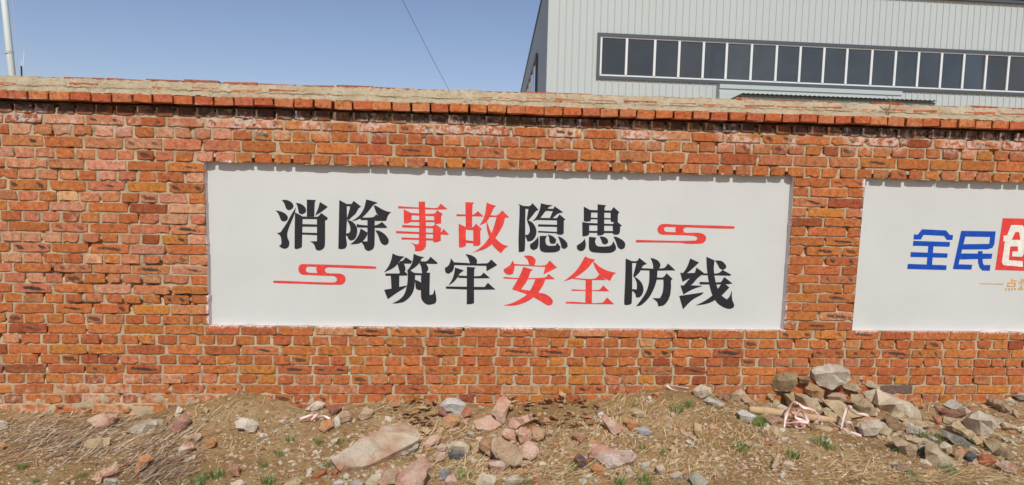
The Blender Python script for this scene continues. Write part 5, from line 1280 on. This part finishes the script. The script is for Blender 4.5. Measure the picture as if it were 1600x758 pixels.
AREAS = [(85, 688, 125, 34, 760, 45, 42, GREYS, .03, .12), (60, 690, 110, 30, 240, 20, 60, SCOL, .03, .10), (80, 695, 110, 32, 260, 45, 30, TWIGS, .05, .15), (180, 665, 70, 14, 200, 15, 25, GREYS, .04, .11), (232, 738, 48, 22, 1000, 40, 45, TWIGS, .035, .10), (255, 700, 60, 28, 260, 40, 40, GREYS, .03, .10), (330, 640, 60, 20, 150, 60, 60, SCOL, .03, .08),
         (400, 690, 120, 50, 420, 30, 70, SCOL, .02, .06), (590, 642, 60, 14, 380, 10, 50, SCOL, .03, .10), (660, 700, 40, 30, 260, 50, 40, SCOL, .05, .13), (740, 738, 100, 20, 760, 20, 70, SCOL, .03, .12), (690, 690, 60, 30, 260, 40, 60, SCOL, .04, .12), (900, 735, 90, 22, 1000, 10, 50, SCOL, .03, .12),
         (910, 690, 70, 25, 520, 20, 80, SCOL, .02, .08), (985, 640, 60, 18, 620, 20, 45, SCOL, .03, .11), (960, 668, 40, 20, 300, 90, 50, SCOL, .03, .09), (1090, 690, 90, 50, 1100, 20, 80, SCOL, .02, .07), (1040, 735, 80, 22, 620, 10, 60, SCOL, .03, .10), (1190, 710, 110, 40, 1100, 0, 70, SCOL, .02, .08),
         (1320, 735, 110, 22, 800, -25, 60, SCOL, .03, .11), (1460, 746, 130, 12, 900, -35, 40, SCOL, .04, .14), (1545, 690, 60, 40, 480, -35, 40, SCOL, .04, .13), (1440, 690, 80, 30, 280, -30, 50, TWIGS, .03, .10), (1500, 640, 90, 16, 240, -30, 50, SCOL, .03, .10), (1170, 650, 60, 18, 240, -20, 70, SCOL, .02, .08),
         (800, 690, 800, 70, 1500, 20, 90, SCOL, .02, .07)]
for cx, cy, rx, ry, nn, ang, spr, pal, l0_, l1_ in AREAS:
    for i in range(int(nn * (.58 if pal is SCOL else .8))):
        px, py = cx + rx * RND.gauss(0, .55), min(800, cy + ry * RND.gauss(0, .55)); G = on_ground(px, py)
        straw(G.x, G.y, math.radians(ang * .8 + RND.gauss(0, spr * .62)), RND.uniform(l0_, l1_), RND.uniform(.0007, .0017) * (1.6 if pal is not SCOL else 1), RND.uniform(.0, .009), RND.choice(pal))
for i in range(900):
    x = RND.choice([RND.uniform(-2.6, -1.2), RND.uniform(5.6, 7.2), RND.uniform(-2, 7)]); straw(x, RND.uniform(-1.7, -.1) if x < -1.2 or x > 5.6 else RND.uniform(-1.9, -.95), RND.uniform(0, 6.28), RND.uniform(.03, .1), .0016, .004, RND.choice(SCOL))
o = mesh_obj('loose_straw', sv, sf, M_STRAW, None, False, {'scol': scs}); o['kind'] = 'stuff'
# fragments beyond the three hundred largest: a dense litter round the stones and over the bank
fv, ff, fc = [], [], []
ICO = bmesh.new(); bmesh.ops.create_icosphere(ICO, subdivisions=1, radius=1); ICO.verts.ensure_lookup_table()
IV = [v.co.copy() for v in ICO.verts]; ICO.verts.index_update(); IF = [tuple(v.index for v in f.verts) for f in ICO.faces]; ICO.free()
IV0 = IV[:12] if len(IV) == 12 else IV
def crumb(x, y, s, col):
    y = min(y, -.02 - s); z = gz(x, y) + s * RND.uniform(-.2, .35); b = len(fv); sx, sy, sz = RND.uniform(.8, 1.5), RND.uniform(.6, 1), RND.uniform(.45, .8); a = RND.uniform(0, 6.28); ca, sa = math.cos(a), math.sin(a)
    for v in IV0:
        f = s * RND.uniform(.65, 1.15); u, w, h = v.x * sx * f, v.y * sy * f, v.z * sz * f; fv.append((x + u * ca - w * sa, y + u * sa + w * ca, z + h))
    ff.extend(tuple(b + i for i in q) for q in IF); j = RND.uniform(0, 1); c = tuple(col[0][i] * (1 - j) + col[1][i] * j for i in range(3)); fc.extend([(*c, 1)] * len(IV0))
for gx_, gy_, ex, colr in BASES:
    for _ in range(7):
        a = RND.uniform(0, 6.28); d = ex * RND.uniform(.35, .75); crumb(gx_ + d * math.cos(a), gy_ + d * .7 * math.sin(a) - .01, RND.uniform(.004, .013), colr)
PAL = [PALE, CREAM, PINK, PINK, ORANGE, RED, TAN, GREY, PINKTAN, BROWN]
for px0, px1, py0, py1, nn in ((560, 960, 645, 757, 620), (960, 1220, 640, 757, 330), (1190, 1598, 632, 757, 640), (220, 560, 650, 757, 260), (0, 220, 655, 757, 90)):
    for _ in range(nn):
        G = on_ground(RND.uniform(px0, px1), RND.uniform(py0, py1)); crumb(G.x, G.y, .006 + .013 * RND.random() ** 2, RND.choice(PAL))
for _ in range(300): crumb(RND.uniform(-2.4, 7.1), RND.uniform(-1.7, -.9), RND.uniform(.005, .014), RND.choice(PAL))
o = mesh_obj('small_rubble', fv, ff, M_STONE, None, False, {'scol': fc}); o['kind'] = 'stuff'
pv, pf, pcol = [], [], []
for i in range(15000):
    x, y = RND.uniform(-2.4, 7.0), -RND.random() ** .9 * 1.5 - .015; s = .0025 + .012 * RND.random() ** 3.5; z = gz(x, y) + s * .25; b = len(pv)
    for vx, vy, vz in ((1, 0, 0), (-1, 0, 0), (0, 1, 0), (0, -1, 0), (0, 0, .8), (0, 0, -.6)): pv.append((x + vx * s * RND.uniform(.7, 1.4), y + vy * s * RND.uniform(.7, 1.4), z + vz * s))
    pf += [tuple(b + k for k in f) for f in ((0, 2, 4), (2, 1, 4), (1, 3, 4), (3, 0, 4), (2, 0, 5), (1, 2, 5), (3, 1, 5), (0, 3, 5))]
    c = RND.choices([PALE[0], CREAM[0], TAN[0], PINK[0], ORANGE[0], GREY[0], BROWN[0]], [4, 4, 4, 3, 2, 2, 3])[0]; pcol += [(*c, 1)] * 6
o = mesh_obj('grit', pv, pf, M_STONE, None, False, {'scol': pcol}); o['kind'] = 'stuff'
